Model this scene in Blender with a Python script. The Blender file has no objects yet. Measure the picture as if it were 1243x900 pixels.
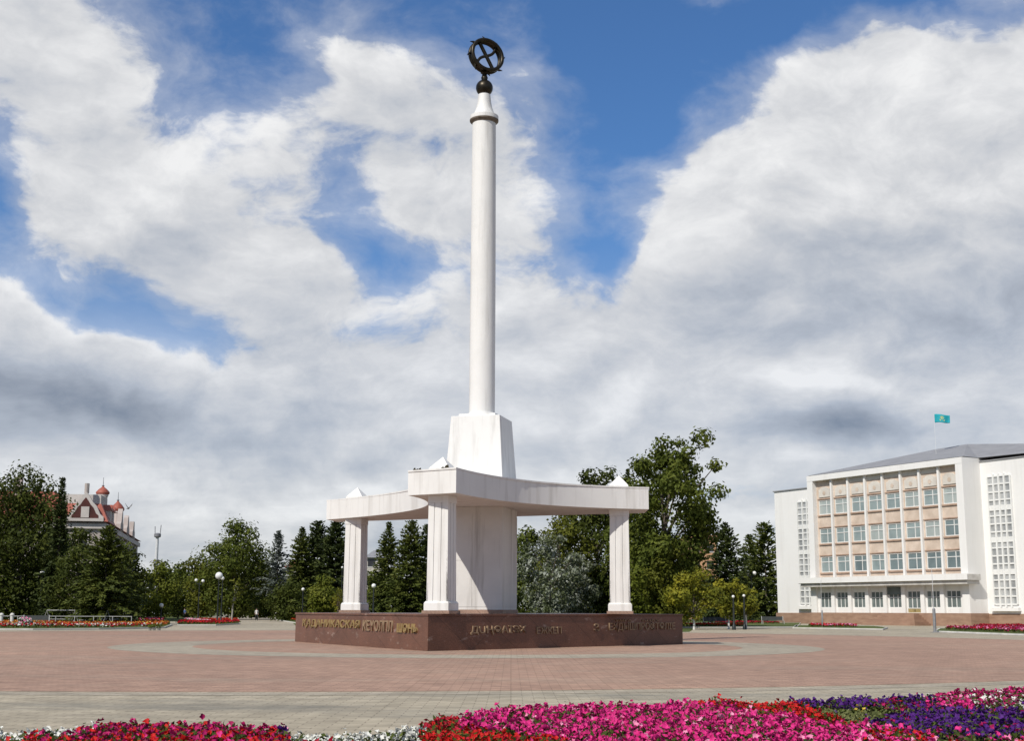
import bpy, bmesh, math, random, os
import numpy as np
from mathutils import Vector, Matrix, noise as mnoise

S = bpy.context.scene
COL = S.collection
PI = math.pi
def R(d): return math.radians(d)

# ------------------------------------------------------------------ camera
F, HOR, CX, CY, EYE = 1600.0, 741.5, 621.5, 450.0, 1.6      # in pixels of the 1243x900 photograph
PITCH = math.atan((HOR - CY) / F)
ROLL = R(0.2)
cam_d = bpy.data.cameras.new('camera')
cam = bpy.data.objects.new('camera', cam_d)
COL.objects.link(cam)
cam_d.sensor_width = 36.0
cam_d.lens = 36.0 * F / 1243.0
cam_d.clip_start = 0.1
cam_d.clip_end = 20000
CAM_M = Matrix.Rotation(PI / 2 + PITCH, 3, 'X') @ Matrix.Rotation(ROLL, 3, 'Z')
cam.matrix_world = Matrix.Translation((0, 0, EYE)) @ CAM_M.to_4x4()
S.camera = cam

def ray(px, py):
    return (CAM_M @ Vector(((px - CX) / F, -(py - CY) / F, -1.0))).normalized()
def at(px, py, Y):                      # point on the pixel's ray at world depth Y
    d = ray(px, py)
    return Vector((0, 0, EYE)) + d * (Y / d.y)
def onz(px, py, z=0.0):                 # point on the pixel's ray at height z
    d = ray(px, py)
    return Vector((0, 0, EYE)) + d * ((z - EYE) / d.z)
CAM_I = CAM_M.inverted()
def proj(p):
    q = CAM_I @ (Vector(p) - Vector((0, 0, EYE)))
    return (CX - q.x / q.z * F, CY + q.y / q.z * F)
def xat(px, Y):
    return at(px, HOR, Y).x

# ------------------------------------------------------------------ render / view
S.render.engine = 'CYCLES'
S.view_settings.view_transform = 'Standard'
S.view_settings.look = 'None'
S.view_settings.gamma = 1.0
S.view_settings.use_curve_mapping = False
S.view_settings.exposure = 0.0
S.cycles.max_bounces = 5
S.cycles.diffuse_bounces = 3
S.cycles.transparent_max_bounces = 8

# ------------------------------------------------------------------ sun
SUN_EL, SUN_PHI = R(45), R(36)          # phi: to the left of straight behind the camera
to_sun = Vector((-math.sin(SUN_PHI) * math.cos(SUN_EL), -math.cos(SUN_PHI) * math.cos(SUN_EL), math.sin(SUN_EL)))
sl = bpy.data.lights.new('sun', 'SUN')
sl.energy = 4.2
sl.angle = R(0.5)
sl.color = (1.0, 0.945, 0.855)
sun = bpy.data.objects.new('sun', sl)
COL.objects.link(sun)
sun.rotation_euler = (-to_sun).to_track_quat('-Z', 'Y').to_euler()
sun.location = (-40, -40, 60)

# ------------------------------------------------------------------ sky with clouds
W = bpy.data.worlds.new('World')
S.world = W
W.use_nodes = True
W.cycles.sampling_method = 'MANUAL'
W.cycles.sample_map_resolution = 256
NT = W.node_tree
NT.nodes.clear()
def _sock(x):
    return x
class E:                                # tiny expression wrapper round math nodes
    def __init__(s, out): s.o = out
    def _b(s, op, b, rev=False):
        n = NT.nodes.new('ShaderNodeMath'); n.operation = op
        a = (b, s) if rev else (s, b)
        for i, v in enumerate(a):
            if isinstance(v, E): NT.links.new(v.o, n.inputs[i])
            else: n.inputs[i].default_value = float(v)
        return E(n.outputs[0])
    def __add__(s, b): return s._b('ADD', b)
    __radd__ = __add__
    def __sub__(s, b): return s._b('SUBTRACT', b)
    def __rsub__(s, b): return s._b('SUBTRACT', b, True)
    def __mul__(s, b): return s._b('MULTIPLY', b)
    __rmul__ = __mul__
    def __truediv__(s, b): return s._b('DIVIDE', b)
    def __rtruediv__(s, b): return s._b('DIVIDE', b, True)
    def pw(s, b): return s._b('POWER', b)
    def mx(s, b): return s._b('MAXIMUM', b)
    def mn(s, b): return s._b('MINIMUM', b)
    def f(s, op):
        n = NT.nodes.new('ShaderNodeMath'); n.operation = op
        NT.links.new(s.o, n.inputs[0]); return E(n.outputs[0])
    def ss(s, a, b):                    # smoothstep
        n = NT.nodes.new('ShaderNodeMapRange'); n.interpolation_type = 'SMOOTHSTEP'
        NT.links.new(s.o, n.inputs['Value'])
        n.inputs['From Min'].default_value = a; n.inputs['From Max'].default_value = b
        return E(n.outputs['Result'])
def comb(x, y, z):
    n = NT.nodes.new('ShaderNodeCombineXYZ')
    for i, v in enumerate((x, y, z)):
        if isinstance(v, E): NT.links.new(v.o, n.inputs[i])
        else: n.inputs[i].default_value = float(v)
    return n.outputs[0]
def fbm(vec, scale, detail=7, rough=0.55, dist=0.0):
    n = NT.nodes.new('ShaderNodeTexNoise')
    n.noise_dimensions = '3D'
    NT.links.new(vec, n.inputs['Vector'])
    n.inputs['Scale'].default_value = scale; n.inputs['Detail'].default_value = detail
    n.inputs['Roughness'].default_value = rough; n.inputs['Distortion'].default_value = dist
    return E(n.outputs['Fac'])
tc = NT.nodes.new('ShaderNodeTexCoord')
sx = NT.nodes.new('ShaderNodeSeparateXYZ')
NT.links.new(tc.outputs['Generated'], sx.inputs[0])
dx, dy, dz = E(sx.outputs[0]), E(sx.outputs[1]), E(sx.outputs[2])
n_at = NT.nodes.new('ShaderNodeMath'); n_at.operation = 'ARCTAN2'
NT.links.new(dx.o, n_at.inputs[0]); NT.links.new(dy.o, n_at.inputs[1])
AZ = E(n_at.outputs[0])
EL = dz.mn(1.0).mx(-1.0).f('ARCSINE')
def azel(px, py):
    d = ray(px, py)
    return math.atan2(d.x, d.y), math.asin(d.z)
CLOUDS = [   # direction of the cloud's middle (found from the photograph), half sizes, turn, strength
    (170, 200, 185, 100, 28, 1.15), (310, 320, 130, 80, 35, 1.1), (60, 280, 80, 70, 0, 0.5), (-60, 60, 150, 80, 0, 0.8), (70, 40, 90, 45, 20, .45),
    (470, 150, 115, 80, 40, 0.78), (610, 215, 95, 80, 30, 0.92), (420, 75, 60, 50, 40, .3), (540, 260, 100, 50, 30, .4),
    (1000, 230, 200, 120, 0, 1.25), (1190, 200, 130, 120, 0, 1.2), (870, 250, 105, 80, 0, 0.95), (1090, 105, 130, 45, 10, .7), (1080, 350, 250, 60, 0, 0.85), (1350, 200, 200, 160, 0, 1.0),
    (60, 440, 145, 58, 14, 1.25), (-90, 420, 150, 80, 0, 1.0),
    (640, 370, 300, 48, 4, 0.5), (480, 480, 320, 66, 0, 0.8), (800, 440, 420, 80, 0, 0.9), (150, 560, 420, 70, 0, 0.95),
    (1000, 500, 110, 55, 0, 0.9), (1150, 470, 260, 90, 0, 0.75), (700, 620, 1500, 85, 0, 0.95), (850, 540, 500, 40, 0, .4), (640, 5, 60, 25, 20, 0.35), (1215, 25, 60, 35, 20, .3),
]
HOLES = [(760, 130, 80, 140, 4, 1.2), (720, 20, 150, 60, 0, 0.6), (330, 40, 100, 40, 30, .6), (135, 385, 150, 26, 14, 0.8), (5, 230, 35, 70, 0, .6), (930, 30, 150, 42, -6, .9), (1130, 15, 120, 32, 8, .7),
         (420, 385, 90, 35, 0, .3), (660, 575, 140, 14, 0, .15), (440, 580, 130, 12, 0, .22), (745, 315, 50, 35, 0, .8), (420, 300, 40, 60, -20, .35), (950, 430, 200, 14, 0, .25), (500, 330, 80, 22, 10, .25)]
GREYS = [(300, 405, 200, 50, 22, 0.4), (1060, 365, 270, 45, 0, .72), (1010, 522, 110, 28, 0, 1.5), (40, 470, 140, 28, 8, 1.35), (450, 560, 380, 20, 3, .25),
         (600, 270, 120, 25, 20, .15), (150, 520, 330, 22, 4, .25), (900, 620, 500, 18, 0, .2), (300, 640, 400, 20, 0, .2), (1230, 330, 90, 40, 0, .2)]
WHITES = [(90, 385, 130, 16, 14, .6), (1000, 455, 80, 12, 0, .55), (1130, 120, 110, 60, 10, .3), (230, 150, 130, 50, 25, .25), (830, 240, 70, 70, 0, .3), (1000, 190, 150, 60, 0, .25), (640, 420, 300, 60, 0, .18), (600, 600, 700, 40, 0, .12)]
def gauss(lst, a, e):
    v = comb(a, e, 0.0)
    tot = None
    for (px, py, sx_, sy_, rot, amp) in lst:
        a0, e0 = azel(px, py)
        mp = NT.nodes.new('ShaderNodeMapping'); mp.vector_type = 'TEXTURE'
        NT.links.new(v, mp.inputs['Vector'])
        mp.inputs['Location'].default_value = (a0, e0, 0)
        mp.inputs['Rotation'].default_value = (0, 0, -R(rot))
        mp.inputs['Scale'].default_value = (sx_ / F, sy_ / F, 1)
        dt = NT.nodes.new('ShaderNodeVectorMath'); dt.operation = 'DOT_PRODUCT'
        NT.links.new(mp.outputs[0], dt.inputs[0]); NT.links.new(mp.outputs[0], dt.inputs[1])
        pwn = NT.nodes.new('ShaderNodeMath'); pwn.operation = 'POWER'
        pwn.inputs[0].default_value = math.exp(-1); NT.links.new(dt.outputs['Value'], pwn.inputs[1])
        ma = NT.nodes.new('ShaderNodeMath'); ma.operation = 'MULTIPLY_ADD'
        NT.links.new(pwn.outputs[0], ma.inputs[0]); ma.inputs[1].default_value = amp
        if tot is None: ma.inputs[2].default_value = 0.0
        else: NT.links.new(tot.o, ma.inputs[2])
        tot = E(ma.outputs[0])
    return tot
vec = comb(AZ, EL * 1.35, 0.37)
w1 = fbm(vec, 5.5, 5, 0.55) - 0.5
vec2 = comb(AZ + 7.3, EL * 1.35, 1.9)
w2 = fbm(vec2, 5.5, 5, 0.55) - 0.5
WA, WE = AZ + w1 * 0.15, EL + w2 * 0.11
big = gauss(CLOUDS, WA, WE) - gauss(HOLES, WA, WE)
def detail(off_a, off_e):
    v = comb(AZ + off_a + w1 * 0.10, (EL + off_e) * 1.6 + w2 * 0.06, 0.11)
    return fbm(v, 10.0, 11, 0.60, 0.15)
nz = detail(0, 0)
nz_up = detail(-0.012, 0.022)
# stratus streaks, flattened by perspective near the horizon
den = dz.mx(0.0) + 0.09
vq = comb(dx / den + w1 * .2, (dy / den) * 1.3 + w2 * .12, 0.5)
st = fbm(vq, 0.9, 8, 0.55)
elv = EL.ss(0.10, 0.30)
low = 1.0 - elv
outside = AZ.f('ABSOLUTE').ss(0.55, 0.9)                 # out of view: grey cloud added to dim and neutralise the fill light
dens = big + (nz - 0.50) * 2.9 + (st - 0.5) * low * 1.3 + outside * 0.55
cov = dens.ss(0.14, 0.84)
thin = (dens.ss(-0.55, 0.7) * 0.40).mx((1.0 - EL.ss(0.02, 0.30)) * 0.74)
cover = (cov * (0.97 - low * 0.10)).mx(thin).mn(1.0)
grey = gauss(GREYS, WA, WE)
white = gauss(WHITES, WA, WE)
light = 0.80 + (nz - nz_up) * 0.9 + white * 0.42 - grey * 0.36 + (st - 0.5) * low * 0.62 - dens.ss(0.5, 1.9) * 0.05 - outside * 0.42
light = light.mx(0.12).mn(1.05)
ramp = NT.nodes.new('ShaderNodeValToRGB')
cr = ramp.color_ramp
cr.elements[0].position = 0.0; cr.elements[0].color = (0.155, 0.19, 0.255, 1)
cr.elements[1].position = 1.0; cr.elements[1].color = (0.90, 0.90, 0.90, 1)
for p, c in ((0.30, (0.32, 0.35, 0.405, 1)), (0.55, (0.47, 0.505, 0.565, 1)), (0.78, (0.68, 0.69, 0.71, 1))):
    e_ = cr.elements.new(p); e_.color = c
NT.links.new(light.o, ramp.inputs[0])
sky = NT.nodes.new('ShaderNodeTexSky')
sky.sky_type = 'NISHITA'
sky.sun_disc = False
sky.sun_elevation = SUN_EL
sky.sun_rotation = math.atan2(to_sun.x, to_sun.y)
sky.air_density = 1.0
sky.dust_density = 0.6
sky.ozone_density = 2.2
SKY_STRENGTH = 0.1
tint = NT.nodes.new('ShaderNodeMix'); tint.data_type = 'RGBA'; tint.blend_type = 'MULTIPLY'
tint.inputs[0].default_value = 1.0
NT.links.new(sky.outputs[0], tint.inputs[6])
tmix = NT.nodes.new('ShaderNodeMix'); tmix.data_type = 'RGBA'
NT.links.new(EL.ss(0.02, 0.32).o, tmix.inputs[0])
tmix.inputs[6].default_value = (0.84, 0.87, 1.04, 1); tmix.inputs[7].default_value = (0.56, 0.86, 1.18, 1)
NT.links.new(tmix.outputs[2], tint.inputs[7])
cs = NT.nodes.new('ShaderNodeMix'); cs.data_type = 'RGBA'; cs.blend_type = 'MULTIPLY'
cs.inputs[0].default_value = 1.0
NT.links.new(ramp.outputs[0], cs.inputs[6])
k_ = 1.0 / SKY_STRENGTH
cs.inputs[7].default_value = (k_, k_, k_, 1)
mixn = NT.nodes.new('ShaderNodeMix'); mixn.data_type = 'RGBA'
NT.links.new(cover.o, mixn.inputs[0])
NT.links.new(tint.outputs[2], mixn.inputs[6])
NT.links.new(cs.outputs[2], mixn.inputs[7])
bg = NT.nodes.new('ShaderNodeBackground')
bg.inputs['Strength'].default_value = SKY_STRENGTH
NT.links.new(mixn.outputs[2], bg.inputs['Color'])
wo = NT.nodes.new('ShaderNodeOutputWorld')
NT.links.new(bg.outputs[0], wo.inputs['Surface'])

# ================================================================== helpers
rng = np.random.default_rng(11)
random.seed(11)

def new_mat(name):
    m = bpy.data.materials.new(name); m.use_nodes = True
    nt = m.node_tree
    b = nt.nodes['Principled BSDF']
    return m, nt, b
def _noise(nt, scale, detail=6, rough=0.55, coord='Object', stretch=None, obj_space=True):
    t = nt.nodes.new('ShaderNodeTexCoord')
    mp = nt.nodes.new('ShaderNodeMapping')
    nt.links.new(t.outputs[coord], mp.inputs[0])
    if stretch: mp.inputs['Scale'].default_value = stretch
    n = nt.nodes.new('ShaderNodeTexNoise')
    n.inputs['Scale'].default_value = scale; n.inputs['Detail'].default_value = detail; n.inputs['Roughness'].default_value = rough
    nt.links.new(mp.outputs[0], n.inputs['Vector'])
    return n.outputs['Fac']
def _ramp(nt, fac, stops):
    r = nt.nodes.new('ShaderNodeValToRGB')
    e = r.color_ramp.elements
    e[0].position, e[0].color = stops[0][0], (*stops[0][1], 1)
    e[1].position, e[1].color = stops[-1][0], (*stops[-1][1], 1)
    for p, c in stops[1:-1]:
        q = e.new(p); q.color = (*c, 1)
    nt.links.new(fac, r.inputs[0])
    return r.outputs[0]
def _mix(nt, fac, a, b, blend='MIX'):
    m = nt.nodes.new('ShaderNodeMix'); m.data_type = 'RGBA'; m.blend_type = blend
    if hasattr(fac, 'is_linked'): nt.links.new(fac, m.inputs[0])
    else: m.inputs[0].default_value = fac
    for i, v in ((6, a), (7, b)):
        if hasattr(v, 'is_linked'): nt.links.new(v, m.inputs[i])
        else: m.inputs[i].default_value = (*v, 1)
    return m.outputs[2]
def _bump(nt, b, h, strength=0.3, dist=0.02):
    n = nt.nodes.new('ShaderNodeBump'); n.inputs['Strength'].default_value = strength; n.inputs['Distance'].default_value = dist
    nt.links.new(h, n.inputs['Height']); nt.links.new(n.outputs[0], b.inputs['Normal'])
def mottled(name, c1, c2, scale=2.0, rough=0.8, stretch=None, bump=0.0, metal=0.0, lo=0.3, hi=0.7, coord='Object', spec=0.3):
    m, nt, b = new_mat(name)
    f = _noise(nt, scale, stretch=stretch, coord=coord)
    nt.links.new(_ramp(nt, f, [(lo, c1), (hi, c2)]), b.inputs['Base Color'])
    b.inputs['Roughness'].default_value = rough; b.inputs['Metallic'].default_value = metal
    b.inputs['Specular IOR Level'].default_value = spec
    if bump: _bump(nt, b, _noise(nt, scale * 6), bump, 0.02)
    return m
def white_paint(name, base=(0.74, 0.735, 0.72), dirt=(0.50, 0.48, 0.45), amount=0.5, s=1.0):
    m, nt, b = new_mat(name)
    streak = _noise(nt, 1.0, 8, 0.6, stretch=(2.6 * s, 2.6 * s, 0.22 * s))
    patch = _noise(nt, 0.9 * s, 5, 0.6)
    spots = _noise(nt, 9.0 * s, 3, 0.6)
    c = _mix(nt, _ramp(nt, streak, [(0.52, (0, 0, 0)), (0.8, (amount,) * 3)]), base, dirt)
    c = _mix(nt, _ramp(nt, patch, [(0.45, (0, 0, 0)), (0.75, (amount * 0.55,) * 3)]), c, tuple(0.84 * x for x in base))
    c = _mix(nt, _ramp(nt, spots, [(0.74, (0, 0, 0)), (0.79, (0.55,) * 3)]), c, (0.22, 0.2, 0.18))
    nt.links.new(c, b.inputs['Base Color'])
    b.inputs['Roughness'].default_value = 0.62; b.inputs['Specular IOR Level'].default_value = 0.3
    _bump(nt, b, patch, 0.12, 0.03)
    return m
def plain(name, c, rough=0.6, metal=0.0, var=0.15):
    return mottled(name, tuple(x * (1 - var) for x in c), tuple(min(1, x * (1 + var)) for x in c), 3.0, rough, metal=metal)

class MB:
    def __init__(s): s.v = []; s.f = []; s.mi = []
    def poly(s, pts, mi=0):
        i = len(s.v); s.v += [tuple(p) for p in pts]; s.f.append(tuple(range(i, i + len(pts)))); s.mi.append(mi)
    def box(s, x0, x1, y0, y1, z0, z1, mi=0):
        i = len(s.v)
        s.v += [(x, y, z) for z in (z0, z1) for x, y in ((x0, y0), (x1, y0), (x1, y1), (x0, y1))]
        for f in ((0, 3, 2, 1), (4, 5, 6, 7), (0, 1, 5, 4), (1, 2, 6, 5), (2, 3, 7, 6), (3, 0, 4, 7)):
            s.f.append(tuple(i + k for k in f)); s.mi.append(mi)
        return s
    def prism(s, pts, z0, z1, mi=0, top=None):     # pts: counter-clockwise plan outline; top: other outline for the top
        n = len(pts); i = len(s.v); top = top or pts
        s.v += [(p[0], p[1], z0) for p in pts] + [(p[0], p[1], z1) for p in top]
        s.f.append(tuple(i + k for k in reversed(range(n)))); s.mi.append(mi)
        s.f.append(tuple(i + n + k for k in range(n))); s.mi.append(mi)
        for k in range(n):
            q = (k + 1) % n
            s.f.append((i + k, i + q, i + n + q, i + n + k)); s.mi.append(mi)
        return s
    def lathe(s, prof, n=48, c=(0, 0), mi=0):      # prof: list of (r, z), bottom to top
        i = len(s.v)
        for r, z in prof:
            s.v += [(c[0] + r * math.cos(2 * PI * k / n), c[1] + r * math.sin(2 * PI * k / n), z) for k in range(n)]
        for a in range(len(prof) - 1):
            for k in range(n):
                q = (k + 1) % n
                s.f.append((i + a * n + k, i + a * n + q, i + (a + 1) * n + q, i + (a + 1) * n + k)); s.mi.append(mi)
        s.f.append(tuple(i + k for k in reversed(range(n)))); s.mi.append(mi)
        s.f.append(tuple(i + (len(prof) - 1) * n + k for k in range(n))); s.mi.append(mi)
        return s
    def tube(s, path, radii, n=8, closed=False, mi=0):
        path = [Vector(p) for p in path]; m = len(path)
        if not hasattr(radii, '__len__'): radii = [radii] * m
        i = len(s.v); ref = None
        for a in range(m):
            if closed: t = path[(a + 1) % m] - path[(a - 1) % m]
            else: t = path[min(a + 1, m - 1)] - path[max(a - 1, 0)]
            t.normalize()
            if ref is None:
                ref = Vector((0, 0, 1)) if abs(t.z) < 0.9 else Vector((1, 0, 0))
            u = t.cross(ref).normalized(); w = u.cross(t).normalized(); ref = w
            for k in range(n):
                an = 2 * PI * k / n
                s.v.append(tuple(path[a] + (u * math.cos(an) + w * math.sin(an)) * radii[a]))
        for a in range(m if closed else m - 1):
            b_ = (a + 1) % m
            for k in range(n):
                q = (k + 1) % n
                s.f.append((i + a * n + k, i + a * n + q, i + b_ * n + q, i + b_ * n + k)); s.mi.append(mi)
        if not closed:
            s.f.append(tuple(i + k for k in reversed(range(n)))); s.mi.append(mi)
            s.f.append(tuple(i + (m - 1) * n + k for k in range(n))); s.mi.append(mi)
        return s
    def build(s, name, mats, parent=None, smooth=None, bevel=0, loc=None):
        me = bpy.data.meshes.new(name)
        me.from_pydata(s.v, [], s.f)
        if not isinstance(mats, (list, tuple)): mats = [mats]
        for m in mats: me.materials.append(m)
        if len(mats) > 1: me.polygons.foreach_set('material_index', s.mi)
        bm = bmesh.new(); bm.from_mesh(me)
        bmesh.ops.recalc_face_normals(bm, faces=bm.faces)
        bm.to_mesh(me); bm.free()
        if smooth:
            me.polygons.foreach_set('use_smooth', [True] * len(me.polygons))
            me.set_sharp_from_angle(angle=R(smooth))
        me.update()
        o = bpy.data.objects.new(name, me); COL.objects.link(o)
        if parent: o.parent = parent
        if loc: o.location = loc
        if bevel:
            b = o.modifiers.new('bevel', 'BEVEL'); b.width = bevel; b.segments = 2; b.limit_method = 'ANGLE'; b.angle_limit = R(62)
            b.harden_normals = False
        return o
def tag(o, label=None, cat=None, group=None, kind=None):
    if label: o['label'] = label
    if cat: o['category'] = cat
    if group: o['group'] = group
    if kind: o['kind'] = kind
    return o
def empty(name, loc, rz=0.0, label=None, cat=None, group=None):
    o = bpy.data.objects.new(name, None); COL.objects.link(o)
    o.empty_display_size = 0.3
    o.location = loc; o.rotation_euler = (0, 0, rz)
    return tag(o, label, cat, group)
def struct(o): o['kind'] = 'structure'; return o
def copy_tree(o, parent=None):
    c = o.copy(); COL.objects.link(c)
    if parent: c.parent = parent
    for ch in list(o.children): copy_tree(ch, c)
    return c
def np_mesh(name, verts, faces_flat, fsize, mats, parent=None, mat_idx=None, smooth=False):
    """verts (n,3), faces_flat 1-D loop indices, all faces with fsize corners"""
    me = bpy.data.meshes.new(name)
    nf = len(faces_flat) // fsize
    me.vertices.add(len(verts)); me.vertices.foreach_set('co', np.asarray(verts, np.float32).ravel())
    me.loops.add(len(faces_flat)); me.loops.foreach_set('vertex_index', np.asarray(faces_flat, np.int32))
    me.polygons.add(nf); me.polygons.foreach_set('loop_start', np.arange(nf, dtype=np.int32) * fsize)
    for m in (mats if isinstance(mats, (list, tuple)) else [mats]): me.materials.append(m)
    if mat_idx is not None: me.polygons.foreach_set('material_index', np.asarray(mat_idx, np.int32))
    if smooth: me.polygons.foreach_set('use_smooth', np.ones(nf, dtype=bool))
    me.update(calc_edges=True)
    o = bpy.data.objects.new(name, me); COL.objects.link(o)
    if parent: o.parent = parent
    return o

# ================================================================== materials of the setting
def paving(name, c1, c2, mortar, bw=0.42, bh=0.21, sc=1.0, rot=0.0, stain=(0.30, 0.30, 0.29), stain_lo=0.56, stain_hi=0.78):
    m, nt, b = new_mat(name)
    t = nt.nodes.new('ShaderNodeTexCoord'); mp = nt.nodes.new('ShaderNodeMapping')
    nt.links.new(t.outputs['Object'], mp.inputs[0]); mp.inputs['Rotation'].default_value = (0, 0, rot)
    br = nt.nodes.new('ShaderNodeTexBrick')
    nt.links.new(mp.outputs[0], br.inputs['Vector'])
    br.inputs['Color1'].default_value = (*c1, 1); br.inputs['Color2'].default_value = (*c2, 1); br.inputs['Mortar'].default_value = (*mortar, 1)
    br.inputs['Scale'].default_value = sc; br.inputs['Brick Width'].default_value = bw; br.inputs['Row Height'].default_value = bh
    br.inputs['Mortar Size'].default_value = 0.009; br.inputs['Mortar Smooth'].default_value = 0.3; br.inputs['Bias'].default_value = 0.0
    pat = _noise(nt, 0.20, 8, 0.66, stretch=(.5, 1.5, 1))
    c = _mix(nt, _ramp(nt, pat, [(stain_lo, (0, 0, 0)), (stain_hi, (0.75,) * 3)]), br.outputs['Color'], stain)
    fine = _noise(nt, 1.7, 6, 0.7)
    c = _mix(nt, 1.0, c, _ramp(nt, fine, [(0.3, (0.72, 0.715, 0.70)), (0.7, (1.18, 1.17, 1.15))]), 'MULTIPLY')
    big = _noise(nt, 0.05, 4, 0.6)
    c = _mix(nt, 1.0, c, _ramp(nt, big, [(0.3, (0.86, 0.86, 0.87)), (0.7, (1.12, 1.11, 1.09))]), 'MULTIPLY')
    # wide sheets cannot show every joint far off: bigger slab seams stay readable
    b2 = nt.nodes.new('ShaderNodeTexBrick'); nt.links.new(mp.outputs[0], b2.inputs['Vector'])
    b2.inputs['Color1'].default_value = (1, 1, 1, 1); b2.inputs['Color2'].default_value = (0.91, 0.905, 0.90, 1); b2.inputs['Mortar'].default_value = (0.90, 0.895, 0.885, 1)
    b2.inputs['Scale'].default_value = 1; b2.inputs['Brick Width'].default_value = 2.1; b2.inputs['Row Height'].default_value = 2.1; b2.inputs['Mortar Size'].default_value = 0.022
    b2.offset = 0.0
    c = _mix(nt, 1.0, c, b2.outputs['Color'], 'MULTIPLY')
    nt.links.new(c, b.inputs['Base Color'])
    b.inputs['Roughness'].default_value = 0.85; b.inputs['Specular IOR Level'].default_value = 0.25
    _bump(nt, b, br.outputs['Fac'], -0.25, 0.01)
    return m
M = {}
M['beige_paving'] = paving('beige paving', (0.385, 0.34, 0.26), (0.48, 0.425, 0.325), (0.21, 0.18, 0.14), stain=(0.205, 0.20, 0.175), stain_lo=.51, stain_hi=.68)
M['red_paving'] = paving('red paving', (0.355, 0.23, 0.175), (0.44, 0.286, 0.215), (0.20, 0.13, 0.095), stain=(0.345, 0.28, 0.22), stain_lo=0.50)
M['grey_paving'] = paving('grey paving', (0.355, 0.315, 0.25), (0.43, 0.385, 0.31), (0.21, 0.185, 0.15), stain=(0.31, 0.27, 0.215), stain_lo=.5)
M['grass'] = mottled('grass', (0.045, 0.075, 0.015), (0.11, 0.13, 0.03), 0.7, 0.95, bump=0.5)
M['far_ground'] = mottled('far ground', (0.04, 0.06, 0.018), (0.09, 0.10, 0.035), 0.06, 0.95)
M['kerb'] = mottled('kerb stone', (0.46, 0.45, 0.42), (0.60, 0.58, 0.54), 1.5, 0.85)
M['kerb_white'] = mottled('whitewashed kerb', (0.55, 0.54, 0.51), (0.75, 0.74, 0.71), 1.2, 0.85)
M['soil'] = mottled('soil', (0.025, 0.018, 0.012), (0.06, 0.042, 0.028), 3, 0.95)
M['white'] = white_paint('white stucco', (0.73, 0.72, 0.70), (0.40, 0.375, 0.34), 0.72)
M['white_grimy'] = white_paint('grimy white cladding', (0.66, 0.645, 0.62), (0.30, 0.28, 0.25), 1.0)
M['white_column'] = white_paint('white column paint', dirt=(0.40, 0.385, 0.36), amount=0.75)
M['white_bldg'] = white_paint('white building paint', (0.79, 0.78, 0.76), (0.50, 0.475, 0.44), 0.38, 0.35)
def granite(name, c1, c2, polish=0.35):
    m, nt, b = new_mat(name)
    g = _noise(nt, 26, 4, 0.7)
    c = _ramp(nt, g, [(0.30, c1), (0.62, c2), (0.78, tuple(min(1, 2.1 * x) for x in c2))])
    big = _noise(nt, 0.9, 4, 0.6)
    c = _mix(nt, 1.0, c, _ramp(nt, big, [(0.3, (0.78,) * 3), (0.7, (1.2,) * 3)]), 'MULTIPLY')
    sc_ = _noise(nt, 1.0, 9, 0.72, stretch=(1.1, 1.1, 3.0))
    c = _mix(nt, _ramp(nt, sc_, [(0.59, (0, 0, 0)), (0.68, (0.6,) * 3)]), c, (0.40, 0.31, 0.26))
    t = nt.nodes.new('ShaderNodeTexCoord'); br = nt.nodes.new('ShaderNodeTexBrick'); mp = nt.nodes.new('ShaderNodeMapping'); mp.inputs['Rotation'].default_value = (R(90), 0, R(45))
    nt.links.new(t.outputs['Object'], mp.inputs[0]); nt.links.new(mp.outputs[0], br.inputs['Vector'])
    br.inputs['Color1'].default_value = (1, 1, 1, 1); br.inputs['Color2'].default_value = (.86, .86, .86, 1); br.inputs['Mortar'].default_value = (.45, .42, .40, 1)
    br.inputs['Scale'].default_value = 1; br.inputs['Brick Width'].default_value = 1.3; br.inputs['Row Height'].default_value = 5.0; br.inputs['Mortar Size'].default_value = .008; br.offset = 0
    c = _mix(nt, 1.0, c, br.outputs['Color'], 'MULTIPLY')
    nt.links.new(c, b.inputs['Base Color'])
    b.inputs['Roughness'].default_value = polish; b.inputs['Specular IOR Level'].default_value = 0.35
    return m
M['granite'] = granite('red brown granite', (0.085, 0.036, 0.022), (0.185, 0.085, 0.055))
M['granite_pale'] = granite('pale pink granite', (0.24, 0.15, 0.11), (0.36, 0.24, 0.18), 0.6)
M['bronze_letter'] = mottled('worn gold letter', (0.21, 0.14, 0.06), (0.43, 0.31, 0.135), 5, 0.5, metal=0.3)
M['dull_letter'] = mottled('dull brown letter', (0.20, 0.135, 0.085), (0.34, 0.24, 0.15), 5, 0.6, metal=0.1)  # duller, browner and less metallic than the gold letters
M['bronze'] = mottled('dark bronze', (0.018, 0.016, 0.012), (0.05, 0.042, 0.03), 4, 0.38, metal=0.75)
M['collar_dark'] = mottled('dark brown collar underside', (0.10, 0.08, 0.06), (0.2, 0.17, 0.14), 4, 0.7)  # flared ring under the collar, coloured darker than the column
M['moss'] = mottled('dry moss', (0.03, 0.025, 0.015), (0.08, 0.07, 0.04), 14, 0.95)

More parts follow.
